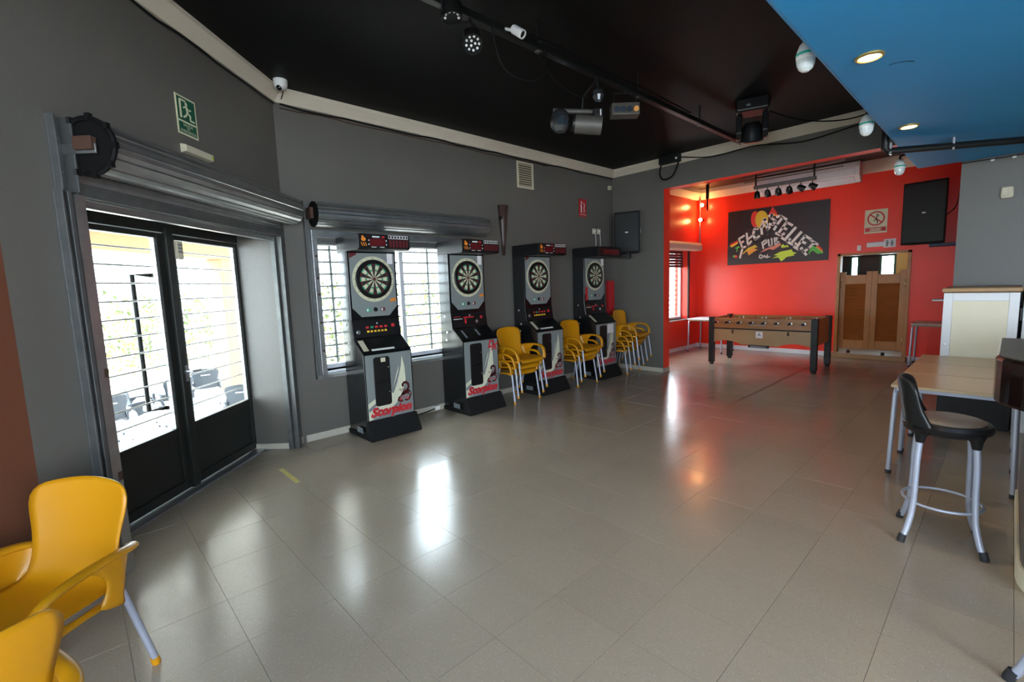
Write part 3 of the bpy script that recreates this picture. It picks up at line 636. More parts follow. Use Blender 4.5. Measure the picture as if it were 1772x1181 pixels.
# ---- electronic dart machines
def wedge(r0, r1, a0, a1): return [(r0*math.cos(a0), r0*math.sin(a0)), (r1*math.cos(a0), r1*math.sin(a0)), (r1*math.cos((a0+a1)/2), r1*math.sin((a0+a1)/2)), (r1*math.cos(a1), r1*math.sin(a1)), (r0*math.cos(a1), r0*math.sin(a1))]
NUMS = [20, 1, 18, 4, 13, 6, 10, 15, 2, 17, 3, 19, 7, 16, 8, 11, 14, 9, 12, 5]
def dart_machine(yc, label, var):
    r = thing('dart_machine', label, 'dart machine', (XA, yc, 0), 0, 'electronic dart machines along the wall')
    W = .288
    MB().prism([(.02, .02), (.47, .02), (.472, .915), (.455, .935), (.28, 1.07), (.25, 1.27), (.25, 2.0), (.14, 2.02), (.02, 2.02)], 'y', -W, W).build('cabinet', 'black_gloss', r, bevel=.006)
    kb = MB().prism([(.02, 0), (.575, 0), (.578, .03), (.485, .20), (.46, .20), (.46, .05), (.02, .05)], 'y', -.305, .305).build('kick_plate', 'black_matt', r, bevel=.006)
    MB().box(.25, .38, -.309, -.305, .06, .12).build('maker_plate', 'print_grey', kb)
    # header with score display
    h = MB().prism([(.03, 2.0), (.10, 2.0), (.53, 1.995), (.56, 2.01), (.56, 2.15), (.55, 2.155), (.03, 2.155)], 'y', -.295, .295).build('header', 'black_plastic', r, bevel=.005)
    b = MB(); b.flat([rect(-.17, .005, 2.035, 2.108)], (.5612, 0, 0), UA, V_); b.build('score_display', 'display_red', h)
    if var != 4:
        b = MB(); b.flat([rect(-.14, -.06, 2.120, 2.134), rect(-.155, -.10, 2.02, 2.026), rect(-.06, -.01, 2.02, 2.026)]+[rect(x-.006, x+.006, z-.006, z+.006) for x in (-.18, .015) for z in (2.05, 2.09)], (.5612, 0, 0), UA, V_)
        for i in range(7): x = .04+i*.034; b.flat([rect(x, x+.03, 2.143, 2.148), rect(x, x+.03, 2.112, 2.117), rect(x, x+.005, 2.117, 2.143), rect(x+.025, x+.03, 2.117, 2.143)], (.5612, 0, 0), UA, V_)
        b.build('header_print', 'print_white', h)
        b = MB(); b.flat([circ(-.02, 2.127, .02, .009), rect(-.19, -.18, 2.127, 2.132)], (.5612, 0, 0), UA, V_); b.build('header_logo', 'print_red', h)
        b = MB(); b.flat([circ(-.237, 2.10, .026, .02), circ(-.245, 2.125, .012)]+[p for i in range(3) for p in stroke([(-.265+i*.022, 2.068), (-.25+i*.022, 2.035)], .008)], (.5612, 0, 0), UA, V_); b.build('dart_figure', 'print_orange', h)
        cols = MB()
        for i in range(6): cols.flat([rect(.048+i*.039, .076+i*.039, 2.025, 2.10)], (.5612, 0, 0), UA, V_)
        cols.build('score_columns', 'print_darkred', h)
    else:
        b = MB(); b.flat([rect(.03, .26, 2.03, 2.11)], (.5612, 0, 0), UA, V_); b.build('score_columns', 'display_red', h)
    # playing face
    f = MB().prism([(-.262, 1.985), (.262, 1.985), (.262, 1.40), (.165, 1.30), (-.165, 1.30), (-.262, 1.40)], 'x', .25, .257).build('face_panel', 'machine_grey', r)
    zc = 1.705
    mb = MB()
    mb.flat(ring(0, zc, .205, .246, 40), (.2585, 0, 0), UA, V_, 1); mb.lathe([(0, 0), (.212, 0), (.212, .012), (.205, .018), (.18, .018), (.176, .014), (0, .014)], Matrix.Translation((.2575, 0, zc)) @ Matrix.Rotation(PI/2, 4, 'Y'), 40, 0)
    for i in range(20):
        a = PI/2-i*2*PI/20; a0, a1 = a-PI/20, a+PI/20; odd = i % 2
        if odd:
            mb.flat([wedge(.018, .088, a0, a1), wedge(.106, .150, a0, a1)], (.2735, 0, zc), UA, V_, 2)
        mb.flat([wedge(.090, .104, a0, a1), wedge(.152, .166, a0, a1)], (.2735, 0, zc), UA, V_, 4 if odd else 3)
        if not odd: mb.flat([wedge(.03, .088, a0, a1), wedge(.106, .150, a0, a1)], (.2735, 0, zc), UA, V_, 5)
    mb.flat([circ(0, zc, .016)], (.274, 0, 0), UA, V_, 3)
    mb.build('dartboard', ['black_plastic', 'number_cream', 'number_cream', 'print_darkred', 'print_green', 'print_black'], r)
    b = MB()
    for i, nmb in enumerate(NUMS): a = PI/2-i*2*PI/20; b.flat(shift(text2d(str(nmb), .024), .226*math.cos(a), zc+.226*math.sin(a)), (.2592, 0, 0), UA, V_)
    b.build('number_ring', 'print_black', f)
    b = MB(); b.flat([rect(-.115, -.06, 1.352, 1.392)], (.258, 0, 0), UA, V_); b.build('green_card', 'print_green', f)
    b = MB(); b.flat([rect(.06, .115, 1.352, 1.392)], (.258, 0, 0), UA, V_); b.build('red_card', 'print_darkred', f)
    b = MB(); b.flat([rect(-.105, -.083, 1.358, 1.385), rect(.068, .085, 1.358, 1.385)], (.2586, 0, 0), UA, V_); b.build('card_print', 'print_white', f)
    MB().lathe([(0, 0), (.026, 0), (.022, .008), (0, .009)], Matrix.Translation((.257, 0, 1.375)) @ Matrix.Rotation(PI/2, 4, 'Y'), 8).build('sensor', 'black_plastic', f)
    if var in (1, 2): b = MB(); b.flat([[(.18, 1.45), (.255, 1.46), (.255, 1.495), (.185, 1.482)]], (.258, 0, 0), UA, V_); b.build('sticker', 'print_orange', f)
    if var in (1, 3): b = MB(); b.flat([[(-.262, 1.93), (-.185, 1.965), (-.18, 1.985), (-.262, 1.985)]], (.258, 0, 0), UA, V_); b.build('sticker', 'print_darkred', f)
    if var in (1, 2, 4): MB().box(.257, .2585, .175, .24, 1.87, 1.985).build('paper_note', 'paper', f)
    if var == 4: MB().box(.257, .2585, -.26, -.20, 1.30, 1.52).build('sticker', 'print_red', f)
    # console
    cu, cv = (0, 1, 0), Vector((-.03, 0, .2)).normalized(); co = Vector((.2825, 0, 1.07))
    def on_console(y, t, k=0): return co+cv*t+Vector((.003+k, 0, .0005))
    con = MB(); con.add([co+cv*t+Vector((.001, y, 0)) for y, t in ((-.27, .01), (.27, .01), (.27, .19), (-.27, .19))], [(0, 1, 2, 3)]); con = con.build('console', 'black_plastic', r)
    def btn(y, t, w_, h_, m):
        b = MB(); b.add([co+cv*(t+dt)+Vector((.002+k, y+dy, .0)) for k in (0, .006) for dy, dt in ((-w_/2, -h_/2), (w_/2, -h_/2), (w_/2, h_/2), (-w_/2, h_/2))], [(4, 5, 6, 7), (0, 1, 5, 4), (1, 2, 6, 5), (2, 3, 7, 6), (3, 0, 4, 7)]); b.build('button', m, con)
    if var in (1, 3):
        for i in range(5): btn(-.12+i*.055, .115, .032, .022, 'print_green' if i == 1 else 'print_red')
        for i in range(6): btn(-.115+i*.042, .07, .024, .02, 'print_yellow')
    else:
        btn(-.02, .13, .16, .016, 'print_red'); btn(-.075, .085, .025, .06, 'print_red'); btn(-.19, .115, .13, .008, 'print_white'); btn(-.2, .145, .1, .006, 'print_red')
    btn(.19, .12, .036, .036, 'print_red'); btn(0, .155, .012, .012, 'print_white')
    b = MB(); b.lathe([(0, 0), (.022, 0), (.018, .006), (0, .006)], Matrix.Translation(co+cv*.07+Vector((.003, -.225 if var in (1, 3) else .11, 0))) @ Matrix.Rotation(PI/2-.15, 4, 'Y'), 14); b.build('coin_slot', 'steel', con, smooth='auto')
    # ledge with paper strips
    lv = Vector((-.175, 0, .135)).normalized(); lo = Vector((.455, 0, .935))+Vector((.0012, 0, .0015))
    b = MB(); b.flat([rect(-.26, -.20, .02, .19)] if var != 2 else [rect(-.2, -.17, .03, .17), rect(.02, .05, .05, .17)], lo, UA, lv); b.build('rule_strip', 'ivory' if var != 2 else 'print_grey', r)
    if var in (1, 3): b = MB(); b.flat([rect(-.17, .10, .012, .04)], lo, UA, lv); b.build('label_strip', 'print_white', r)
    # lower front with print
    fp = MB().box(.468, .476, -.272, .272, .205, .905).build('front_panel', 'machine_grey', r)
    def uv(p): return (-.272+.544*p[0], .905-.70*p[1])
    A = [(0, .74), (.2, .66), (.45, .70), (.58, .56), (.69, .40), (.76, .22), (.79, .06), (.84, .25), (.85, .45), (.78, .62), (.62, .80), (.4, .92), (0, 1)]
    Bp = [(.555, .56), (.64, .36), (.71, .21), (.67, .42)]; Cp = [(.5, .95), (.76, .86), (.78, .90), (.52, .99)]
    tri = [[A[0], A[1], A[11], A[12]], [A[1], A[2], A[10], A[11]], [A[2], A[3], A[9], A[10]], [A[3], A[4], A[8], A[9]], [A[4], A[5], A[7], A[8]], [A[5], A[6], A[7]], Bp, Cp]
    b = MB(); b.flat([[uv(q) for q in t] for t in tri], (.4765, 0, 0), UA, V_); b.build('streak_print', 'print_cream', fp)
    b = MB(); b.flat([[uv(q) for q in t] for t in ([(.52, .62), (.62, .45), (.72, .24), (.66, .47), (.56, .64)], [(0, .82), (.25, .70), (.3, .72), (.02, .87)], [(.42, .98), (.6, .84), (.68, .82), (.5, .99)])], (.4768, 0, 0), UA, V_); b.build('streak_shadow', 'print_grey', fp)
    cd = MB().prism(rrect(-.185, .005, .345, .878, .03), 'x', .474, .485).build('coin_door', 'black_plastic', fp, bevel=.003)
    MB().box(.485, .487, -.17, -.01, .60, .606).build('door_seam', 'black_gloss', cd)
    for z in (.76, .49): MB().lathe([(0, 0), (.009, 0), (.009, .008), (0, .01)], Matrix.Translation((.485, -.02, z)) @ Matrix.Rotation(PI/2, 4, 'Y'), 10).build('lock', 'chrome', cd, smooth='auto')
    if var == 1: b = MB(); b.flat([rect(-.10, -.045, .82, .865)], (.4855, 0, 0), UA, V_); b.build('sticker', 'number_cream', cd)
    if var == 4: b = MB(); b.flat([rect(.03, .20, .74, .89)], (.4775, 0, 0), UA, V_); b.build('paper_note', 'paper', fp)
    # scorpion emblem
    sp = stroke([(.205, .455), (.222, .495), (.218, .53), (.195, .553), (.165, .553), (.148, .535), (.152, .515)], .026)+[circ(.185, .445, .045, .024), circ(.15, .43, .022, .018)]
    sp += stroke([(.17, .43), (.13, .42), (.10, .395)], .014)+stroke([(.20, .43), (.235, .41), (.235, .385)], .014)+stroke([(.10, .40), (.085, .37), (.11, .352), (.14, .355)], .022)+stroke([(.235, .39), (.22, .36), (.19, .352), (.17, .36)], .022)
    for i in range(4): sp += stroke([(.13+i*.026, .46), (.115+i*.03, .49), (.10+i*.032, .475)], .006)+stroke([(.19+i*.012, .45), (.23+i*.008, .46-.012*i), (.25, .43-.015*i)], .006)
    b = MB(); b.flat(sp, (.4772, 0, 0), UA, V_); b.build('scorpion_emblem', 'print_darkred', fp)
    b = MB(); b.flat([circ(.115, .37, .014, .012), circ(.21, .368, .014, .012)]+stroke([(.12, .392), (.2, .392)], .008), (.4776, 0, 0), UA, V_); b.build('emblem_light', 'print_red', fp)
    t = text2d('Scorpion', .128, .35, .008)
    xs = [p[0] for q in t for p in q]; k = .50/(max(xs)-min(xs)); cx = (max(xs)+min(xs))/2
    b = MB(); b.flat(shift(t, -cx*k+.010, .272, k, 1), (.4772, 0, 0), UA, V_); b.build('lettering_shadow', 'print_grey', fp)
    b = MB(); b.flat(shift(t, -cx*k, .282, k, 1), (.4778, 0, 0), UA, V_); b.build('lettering', 'print_red', fp)
    if var == 2: b = MB(); b.flat(shift(text2d('D', .13, .3, .006), .155, .84)+shift(text2d('X', .12, .3, .006), .21, .805), (.4778, 0, 0), UA, V_); b.build('lettering', 'print_red', fp)
    for z, x in ((1.22, .12), (1.02, .16), (.92, .14)): MB().lathe([(0, 0), (.016, 0), (.012, .006), (0, .007)], Matrix.Translation((x, -W, z)) @ Matrix.Rotation(PI/2, 4, 'X'), 10).build('side_lock', 'steel', r, smooth='auto')
    return r
dart_machine(2.465, 'first dart machine, in front of the window left end, nearest the entrance', 1)
dart_machine(3.765, 'second dart machine from entrance, with red DX letters on front', 2)
dart_machine(5.085, 'third dart machine, between two stacks of yellow chairs, no note pinned', 3)
dart_machine(6.465, 'last dart machine, in the corner under the black speaker', 4)

# ---- plastic armchairs
def make_armchair(label, group, back_slot=False):
    r = thing('plastic_armchair', label, 'chair', group=group)
    rows = [(.232, .375, .20, 0, 0), (.246, .41, .212, 0, 0), (.20, .432, .222, 0, .010), (.05, .424, .228, 0, .014), (-.10, .414, .224, 0, .016), (-.17, .428, .216, .02, .012), (-.205, .485, .204, .032, .0), (-.220, .55, .196, .038, 0), (-.236, .62, .200, .04, 0), (-.252, .70, .222, .042, 0), (-.266, .770, .232, .042, 0), (-.275, .812, .196, .034, 0)]
    n = 9; vs = []; fs = []
    for k, (x, z, w_, cx, cz) in enumerate(rows):
        for j in range(n):
            u = -1+2*j/(n-1); zz = z+cz*u*u+(.022*(1-u*u) if k == len(rows)-1 else .012*(1-u*u) if k == len(rows)-2 else 0)
            vs.append((x+cx*u*u, w_*u, zz))
    for k in range(len(rows)-1):
        for j in range(n-1): fs.append((k*n+j, k*n+j+1, (k+1)*n+j+1, (k+1)*n+j))
    b = MB(); b.add(vs, fs); b.build('shell', 'yellow', r, smooth=True, sub=1, solid=.007)
    for s in (-1, 1):
        a = smooth_path([(-.232, s*.212, .548), (-.19, s*.240, .560), (-.12, s*.256, .572), (.02, s*.268, .580), (.13, s*.268, .568), (.19, s*.262, .528), (.215, s*.252, .46), (.218, s*.238, .40)], 4)
        b = MB(); b.tube(a, [.025]*(len(a)-4)+[.026, .026, .025, .02], 10, flat=.62); b.build('arm', 'yellow', r, smooth=True)
        # web joining back, seat and rear leg
        G = [[(-.222, s*.200, .575), (-.195, s*.238, .562), (-.10, s*.258, .573), (.03, s*.268, .576)],
             [(-.210, s*.198, .530), (-.180, s*.242, .525), (-.110, s*.256, .535), (-.03, s*.264, .548)],
             [(-.188, s*.206, .475), (-.165, s*.244, .480), (-.110, s*.254, .485), (-.075, s*.256, .500)],
             [(-.140, s*.222, .425), (-.150, s*.248, .405), (-.10, s*.252, .410), (-.070, s*.248, .425)],
             [(-.06, s*.228, .405), (-.160, s*.250, .350), (-.10, s*.250, .365), (-.02, s*.240, .390)]]
        b = MB(); b.add([p for g_ in G for p in g_], [(i_*4+j_, i_*4+j_+1, i_*4+j_+5, i_*4+j_+4) for i_ in range(4) for j_ in range(3)]); b.build('side_web', 'yellow', r, smooth=True, sub=1, solid=.009)
        L3 = [(.21, s*.222, .415), (.12, s*.227, .418), (.02, s*.228, .41), (-.13, s*.226, .41)]
        L4 = [(.215, s*.238, .375), (.12, s*.236, .388), (.02, s*.236, .388), (-.13, s*.244, .382)]
        b = MB(); b.add(L3+L4, [(i, i+1, 5+i, 4+i) for i in range(3)]); b.build('seat_rail', 'yellow', r, smooth=True, solid=.009)
        for x0, x1, y0, y1 in ((.205, .262, .228, .243), (-.14, -.235, .235, .252)):
            lg = MB().cyl((x0, s*y0, .405), (x1, s*y1, .012), .0135, n=10).build('leg', 'alu_leg', r, smooth='auto')
            q0 = Vector((x1, s*y1, 0)); q1 = Vector((x0, s*y0, .405)); d = (q1-q0).normalized()
            MB().tube([q0, q0+d*.012, q0+d*.035], [.015, .017, .0165], 10).build('foot_cap', 'yellow', lg, smooth='auto')
    if back_slot:
        MB().box(-.262, -.222, -.075, .075, .695, .712).build('back_slot', 'print_white', r, bevel=.004)
    return r
proto = make_armchair('yellow plastic armchair facing the camera by the entrance door', 'yellow plastic armchairs by the entrance')
proto.location = (-2.495, -.222, 0); proto.rotation_euler = (0, 0, math.radians(-49))
c2 = copy_tree(proto); c2.location = (-1.742, -.400, 0); c2.rotation_euler = (0, 0, math.radians(209))
c2['label'] = 'yellow armchair cut off at the bottom left corner, back towards camera'
ST = [(-4.735, 4.46, 0, 3, 'first stack, beside the DX dart machine'), (-4.735, 5.80, 0, 3, 'middle stack, between third and last dart machine'), (-4.72, 7.065, math.radians(6), 4, 'corner stack under the speaker')]
pos = {3: ('bottom', 'middle', 'top'), 4: ('bottom', 'second lowest', 'second highest', 'top')}
for x, y, a, n, nm in ST:
    for i in range(n):
        c = copy_tree(proto); c.location = (x+.072*i*math.cos(a), y+.072*i*math.sin(a), .088*i); c.rotation_euler = (0, 0, a)
        c['label'] = '%s yellow armchair of the %s' % (pos[n][i], nm); c['group'] = 'stacked yellow armchairs'

# ---- foosball table
ft = thing('foosball_table', 'wooden foosball table with black legs in the red room', 'foosball table', (-2.955, 9.09, 0), 0)
hx, hy = .83, .41
for sx in (-1, 1):
    for sy in (-1, 1):
        lg = MB().box(sx*hx-.045, sx*hx+.045, sy*hy-.045, sy*hy+.045, .04, .885).build('leg', 'black_metal', ft, bevel=.006)
        MB().lathe([(0, 0), (.035, 0), (.04, .03), (.03, .042), (0, .042)], Matrix.Translation((sx*hx, sy*hy, 0)), 12).build('foot', 'rubber', lg, smooth='auto')
for sy in (-1, 1):
    MB().box(-hx+.045, hx-.045, sy*hy-.02, sy*hy+.02, .685, .87).build('upper_rail', 'wood_table', ft, bevel=.005)
    MB().box(-hx+.045, hx-.045, sy*hy-.026, sy*hy+.026, .665, .685).build('band', 'black_metal', ft)
    pts = [(-hx+.045, .665), (hx-.045, .665), (hx-.045, .415)]+[(hx-.05-.45*t, .415-.035*(math.sin(PI*(t-.5))+1)/2*0+.045*math.sin(PI*t)) for t in [i/8 for i in range(1, 9)]]+[(.30, .395), (-.30, .395)]+[(-.33-.45*t, .415+.045*math.sin(PI*t)) for t in [i/8 for i in range(0, 9)]]+[(-hx+.045, .415)]
    MB().prism(pts, 'y', sy*hy-.018, sy*hy+.018).build('apron', 'wood_light', ft)
for sx in (-1, 1):
    MB().box(sx*hx-.02, sx*hx+.02, -hy+.045, hy-.045, .685, .87).build('upper_rail', 'wood_table', ft, bevel=.005)
    MB().box(sx*hx-.018, sx*hx+.018, -hy+.045, hy-.045, .44, .685).build('apron', 'wood_table', ft)
MB().box(-hx+.02, hx-.02, -hy+.02, hy-.02, .70, .72).build('playfield', 'print_green', ft)
MB().box(-.17, .17, -hy-.06, -hy-.018, .36, .405).build('ball_tray', 'black_plastic', ft, bevel=.01)
MB().box(-.13, .13, -hy-.064, -hy-.060, .37, .395).build('tray_face', 'print_grey', ft)
st_ = MB().box(-.055, .055, -hy-.021, -hy-.018, .53, .64).build('sticker', 'paper', ft)
b = MB(); b.flat(shift(text2d('A', .09), 0, .585), (0, -hy-.0215, 0), UB, V_); b.build('sticker_print', 'print_black', st_)
for x in (-.45, .45): MB().box(x-.016, x+.016, -hy-.03, -hy-.018, .59, .655).build('latch', 'rust', ft, bevel=.004)
MB().box(-.16, .10, -hy-.024, -hy-.02, .745, .76).build('name_plate', 'machine_grey', ft)
pm = None
for i in range(8):
    x = -.70+i*.2
    rd = MB().cyl((x, -hy-.13, .80), (x, hy+.11, .80), .008, n=8).build('rod', 'chrome', ft, smooth='auto')
    MB().tube([(x, -hy-.10, .80), (x, -hy-.12, .80), (x, -hy-.20, .80), (x, -hy-.215, .80)], [.012, .019, .021, .014], 10).build('handle', 'black_plastic', rd, smooth='auto')
    MB().cyl((x, -hy-.03, .80), (x, -hy-.055, .80), .022, n=10).build('bearing', 'chrome', rd, smooth='auto')
    MB().cyl((x, hy+.03, .80), (x, hy+.055, .80), .022, n=10).build('bearing', 'chrome', rd, smooth='auto')
    MB().tube([(x, hy+.10, .80), (x, hy+.20, .80)], [.018, .02], 10).build('handle', 'black_plastic', rd, smooth='auto')
    for yy in (-.2, 0, .2):
        if pm is None: pm = MB().box(-.012, .012, -.018, .018, -.075, .035).lathe([(0, 0), (.014, .006), (.014, .02), (0, .028)], Matrix.Translation((0, 0, .035)), 8).build('player', 'm_red', rd); q = pm
        else: q = pm.copy(); C.objects.link(q); q.parent = rd
        q.location = (x, yy, .80)
        if i % 2: 
            for sl in q.material_slots: sl.link = 'OBJECT'; sl.material = M['print_white']

# ---- tables with bent tube legs
def tube_table(label, loc, rz, w_, d_, h, top, group=None, leg='alu_leg', edge='table_edge'):
    t = thing('cafe_table', label, 'table', loc, rz, group)
    MB().box(-w_/2, w_/2, -d_/2, d_/2, h-.022, h).build('tabletop', top, t, bevel=.004)
    MB().box(-w_/2+.03, w_/2-.03, -d_/2+.03, d_/2-.03, h-.05, h-.022).build('frame', edge, t)
    for sx in (-1, 1):
        for sy in (-1, 1):
            x, y = sx*(w_/2-.03), sy*(d_/2-.04)
            p = [(x, y-sy*.10, h-.036), (x, y-sy*.04, h-.036), (x, y-sy*.012, h-.05), (x+sx*.004, y, h-.08), (x+sx*.02, y+sy*.012, .02)]
            lg = MB().tube(p, .0165, 10).build('leg', leg, t, smooth='auto')
            MB().cyl((x+sx*.02, y+sy*.012, 0), (x+sx*.02, y+sy*.012, .03), .019, n=10).build('foot_cap', 'rubber', lg, smooth='auto')
    return t
for yc, lab in ((4.885, 'nearest of three beige tables pushed together behind black stool'), (5.52, 'middle of three beige tables pushed together'), (6.135, 'farthest of three beige tables, against the white cabinet')):
    tube_table(lab, (-.245, yc, 0), 0, .70, .606 if yc > 5 else .632, .72, 'table_top', 'beige tables in a row', edge='alu_leg')
tube_table('small white table in red corner under the window', (-4.49, 10.22, 0), 0, .76, .66, .73, 'laminate_white')
tube_table('narrow table with grey pink top against red wall by swing doors', (-.74, 10.40, 0), 0, .74, .60, .735, 'baseboard')
sh = thing('wall_shelf', 'small grey shelf on red wall beside white cabinet', 'shelf', (-.62, YR, 1.08), 0)
MB().box(-.28, .3, -.2, 0, 0, .03).build('board', 'galv', sh, bevel=.003); MB().prism([(0, 0), (-.16, 0), (0, -.12)], 'x', -.1, -.08).build('bracket', 'galv_dark', sh)
# ---- white cabinet
cb = thing('display_cabinet', 'white framed cabinet with cream door and wooden top by grey wall', 'cabinet', (-.20, 6.86, 0), 0)
MB().box(-.265, .265, -.36, .40, 0, 1.36).build('body', 'black_metal', cb, bevel=.004)
MB().box(-.28, .28, -.39, .41, 1.36, 1.405).build('top', 'wood_light', cb, bevel=.012)
p = MB(); p.box(-.265, -.195, -.385, -.36, .30, 1.355); p.box(.195, .265, -.385, -.36, .30, 1.355); p.box(-.195, .195, -.385, -.36, 1.275, 1.355); p.box(-.195, .195, -.385, -.36, .30, .38); dr = p.build('door', 'white_metal', cb, bevel=.005)
p = MB(); p.box(-.195, .195, -.374, -.362, .38, 1.275); p.build('door_panel', 'cream', dr)
MB().lathe([(0, 0), (.009, 0), (.009, .006), (0, .007)], Matrix.Translation((-.235, -.385, .83)) @ Matrix.Rotation(PI/2, 4, 'X'), 10).build('lock', 'steel', dr)
cb2 = thing('side_cabinet', 'white cabinet edge at right of the cream door cabinet', 'cabinet', (.36, 6.90, 0), 0)
MB().box(-.27, .27, -.36, .36, 0, 1.35).build('body', 'white_metal', cb2, bevel=.005); MB().box(-.24, .24, -.375, -.36, .1, 1.30).build('door', 'laminate_white', cb2, bevel=.006); MB().box(-.285, -.27, -.30, -.2, 1.08, 1.2).build('handle', 'black_plastic', cb2)

# ---- bar stools
def make_stool(label, loc, rz):
    r = thing('bar_stool', label, 'stool', loc, rz, 'bar stools at the counter')
    # local: back at -x
    for sx in (-1, 1):
        for sy in (-1, 1):
            p = smooth_path([(sx*.115, sy*.115, .66), (sx*.125, sy*.125, .50), (sx*.128, sy*.128, .33), (sx*.135, sy*.135, .18), (sx*.158, sy*.158, .06), (sx*.176, sy*.176, .012)], 4)
            lg = MB().tube(p, .016, 10).build('leg', 'alu_leg', r, smooth='auto')
            MB().tube([(sx*.178, sy*.178, 0), (sx*.176, sy*.176, .012), (sx*.168, sy*.168, .045)], [.019, .02, .019], 10).build('foot_cap', 'rubber', lg, smooth='auto')
    MB().tube([(.178*math.cos(2*PI*i/36), .178*math.sin(2*PI*i/36), .235) for i in range(36)], .0085, 8, closed=True).build('foot_ring', 'alu_leg', r, smooth=True)
    # seat shell with corner sockets
    b = MB(); b.lathe([(0, .655), (.17, .655), (.195, .675), (.20, .70), (.19, .718), (.165, .722), (0, .716)], None, 32); b.build('seat_shell', 'black_plastic', r, smooth='auto')
    for sx in (-1, 1):
        for sy in (-1, 1): MB().tube([(sx*.118, sy*.118, .60), (sx*.116, sy*.116, .64), (sx*.112, sy*.112, .68)], [.02, .028, .05], 10).build('leg_socket', 'black_plastic', r, smooth='auto')
    MB().lathe([(0, .716), (.165, .720), (.168, .727), (.15, .735), (0, .738)], None, 32).build('cushion', 'brown_leather', r, smooth='auto')
    n = 11; vs = []; fs = []
    prof = [(.185, .66, 1.25), (.192, .72, 1.15), (.200, .78, .95), (.212, .85, .88), (.222, .91, .85), (.226, .945, .75), (.224, .962, .5)]
    for rr, z, sp in prof:
        for j in range(n): a = PI+sp*(-1+2*j/(n-1)); vs.append((rr*math.cos(a), rr*math.sin(a), z))
    for i in range(len(prof)-1):
        for j in range(n-1): fs.append((i*n+j, i*n+j+1, (i+1)*n+j+1, (i+1)*n+j))
    b = MB(); b.add(vs, fs); b.build('backrest', 'black_plastic', r, smooth=True, sub=1, solid=.018)
    return r
make_stool('black bar stool with low back and padded seat beside the tables', (-.208, 3.632, 0), math.radians(8))
make_stool('stool of which only one silver leg shows at bottom right corner', (.335, 2.49, 0), math.radians(45))
# ---- bar counter
bc = thing('bar_counter', 'dark glossy bar counter with rounded end at right edge', 'bar counter', (.1, 4.0, 0), 0)
def bar_outline(x0, ynear, yfar, r, xr=1.3): return [(xr, yfar), (x0, yfar)]+[(x0+r-r*math.cos(a), ynear+r-r*math.sin(a)) for a in [PI/2*i/8 for i in range(9)]]+[(xr, ynear)]
def loc_poly(p): return [(a-.1, c-4.0) for a, c in p]
MB().prism(loc_poly(bar_outline(.115, 3.05, 4.5, .35)), 'z', .0, .95).build('base', 'grey_paint', bc)
MB().prism(loc_poly(bar_outline(.102, 3.03, 4.52, .36)), 'z', .0, .10).build('plinth', 'cream', bc, bevel=.006)
MB().prism(loc_poly(bar_outline(-.035, 3.33, 4.54, .36)), 'z', .86, 1.112).build('apron', 'bar_dark', bc, bevel=.02, seg=4)
MB().prism(loc_poly(bar_outline(-.022, 3.345, 4.53, .35)), 'z', 1.112, 1.12).build('top', 'bar_top', bc, bevel=.003)

# ---- mural on the red wall
MX0, MX1, MZ0, MZ1 = -4.36, -2.46, 1.865, 3.015
mu = thing('painted_mural', 'black painted board lettered EL CASTELLET PUB on red wall', 'mural', ((MX0+MX1)/2, YR, MZ0), 0)
MW, MH = MX1-MX0, MZ1-MZ0
MB().box(-MW/2, MW/2, -.02, 0, 0, MH).build('board', 'mural_board', mu)
def mp(a, c):
    u = (a-92)/1555; top = 245-205*u; bot = 1075-75*u; return (-MW/2+MW*u, MH*(bot-c)/(bot-top))
def mpoly(p): return [mp(*q) for q in p]
def mural_part(name, polys, m, k): b = MB(); b.flat([mpoly(p) for p in polys], (0, -.0205-.0004*k, 0), UB, V_); b.build(name, m, mu)
mural_part('red_sun', [circ(548, 345, 68, 125)], 'm_red', 1)
mural_part('yellow_sun', [circ(655, 352, 105, 140)], 'm_yellow', 2)
mural_part('castle', [[(820, 150), (760, 275), (840, 262)], [(820, 150), (840, 262), (915, 290), (870, 215)]], 'm_red', 1)
mural_part('castle_base', [[(770, 290), (840, 255), (910, 290), (850, 300)]], 'm_orange', 2)
mural_part('left_band', [[(130, 745), (255, 680), (272, 700), (150, 765)]], 'm_red', 1)
mural_part('left_band', [[(125, 772), (150, 762), (272, 702), (268, 730), (170, 788)]], 'm_yellow', 2)
mural_part('left_leaf', [[(215, 800), (290, 765), (300, 790), (262, 815), (265, 860), (245, 855), (250, 815)], [(180, 930), (215, 905), (235, 945), (205, 950)]], 'm_green', 1)
mural_part('left_spot', [circ(240, 935, 24, 24, 10)], 'm_red', 2)
mural_part('orange_leaf', [[(425, 850), (520, 800), (605, 825), (540, 860), (500, 890), (455, 915)]], 'm_orange', 1)
mural_part('orange_leaf', [[(440, 800), (560, 750), (600, 785), (500, 815), (420, 850), (360, 900), (350, 890)]], 'm_yellow', 2)
mural_part('flamingo', [[(640, 875), (720, 815), (850, 770), (965, 715), (960, 760), (900, 800), (850, 830), (790, 815), (720, 845)]], 'm_pink', 1)
mural_part('lime_leaf', [[(860, 915), (960, 860), (1130, 825), (1150, 865), (1210, 880), (1150, 910), (1180, 920), (1060, 945), (830, 962), (930, 922)], [(935, 955), (1060, 945), (980, 1015)], [(965, 765), (1000, 740), (1020, 765), (1075, 755), (1085, 785), (980, 800)]], 'm_lime', 1)
mural_part('right_leaf', [[(1425, 770), (1475, 790), (1580, 890), (1500, 900), (1440, 850), (1400, 870), (1385, 915), (1375, 880)]], 'm_green', 1)
mural_part('right_leaf', [[(1470, 790), (1500, 780), (1570, 850), (1580, 885)]], 'm_yellow', 2)
mural_part('right_leaf', [[(1485, 780), (1515, 765), (1575, 830), (1565, 855)]], 'm_red', 3)
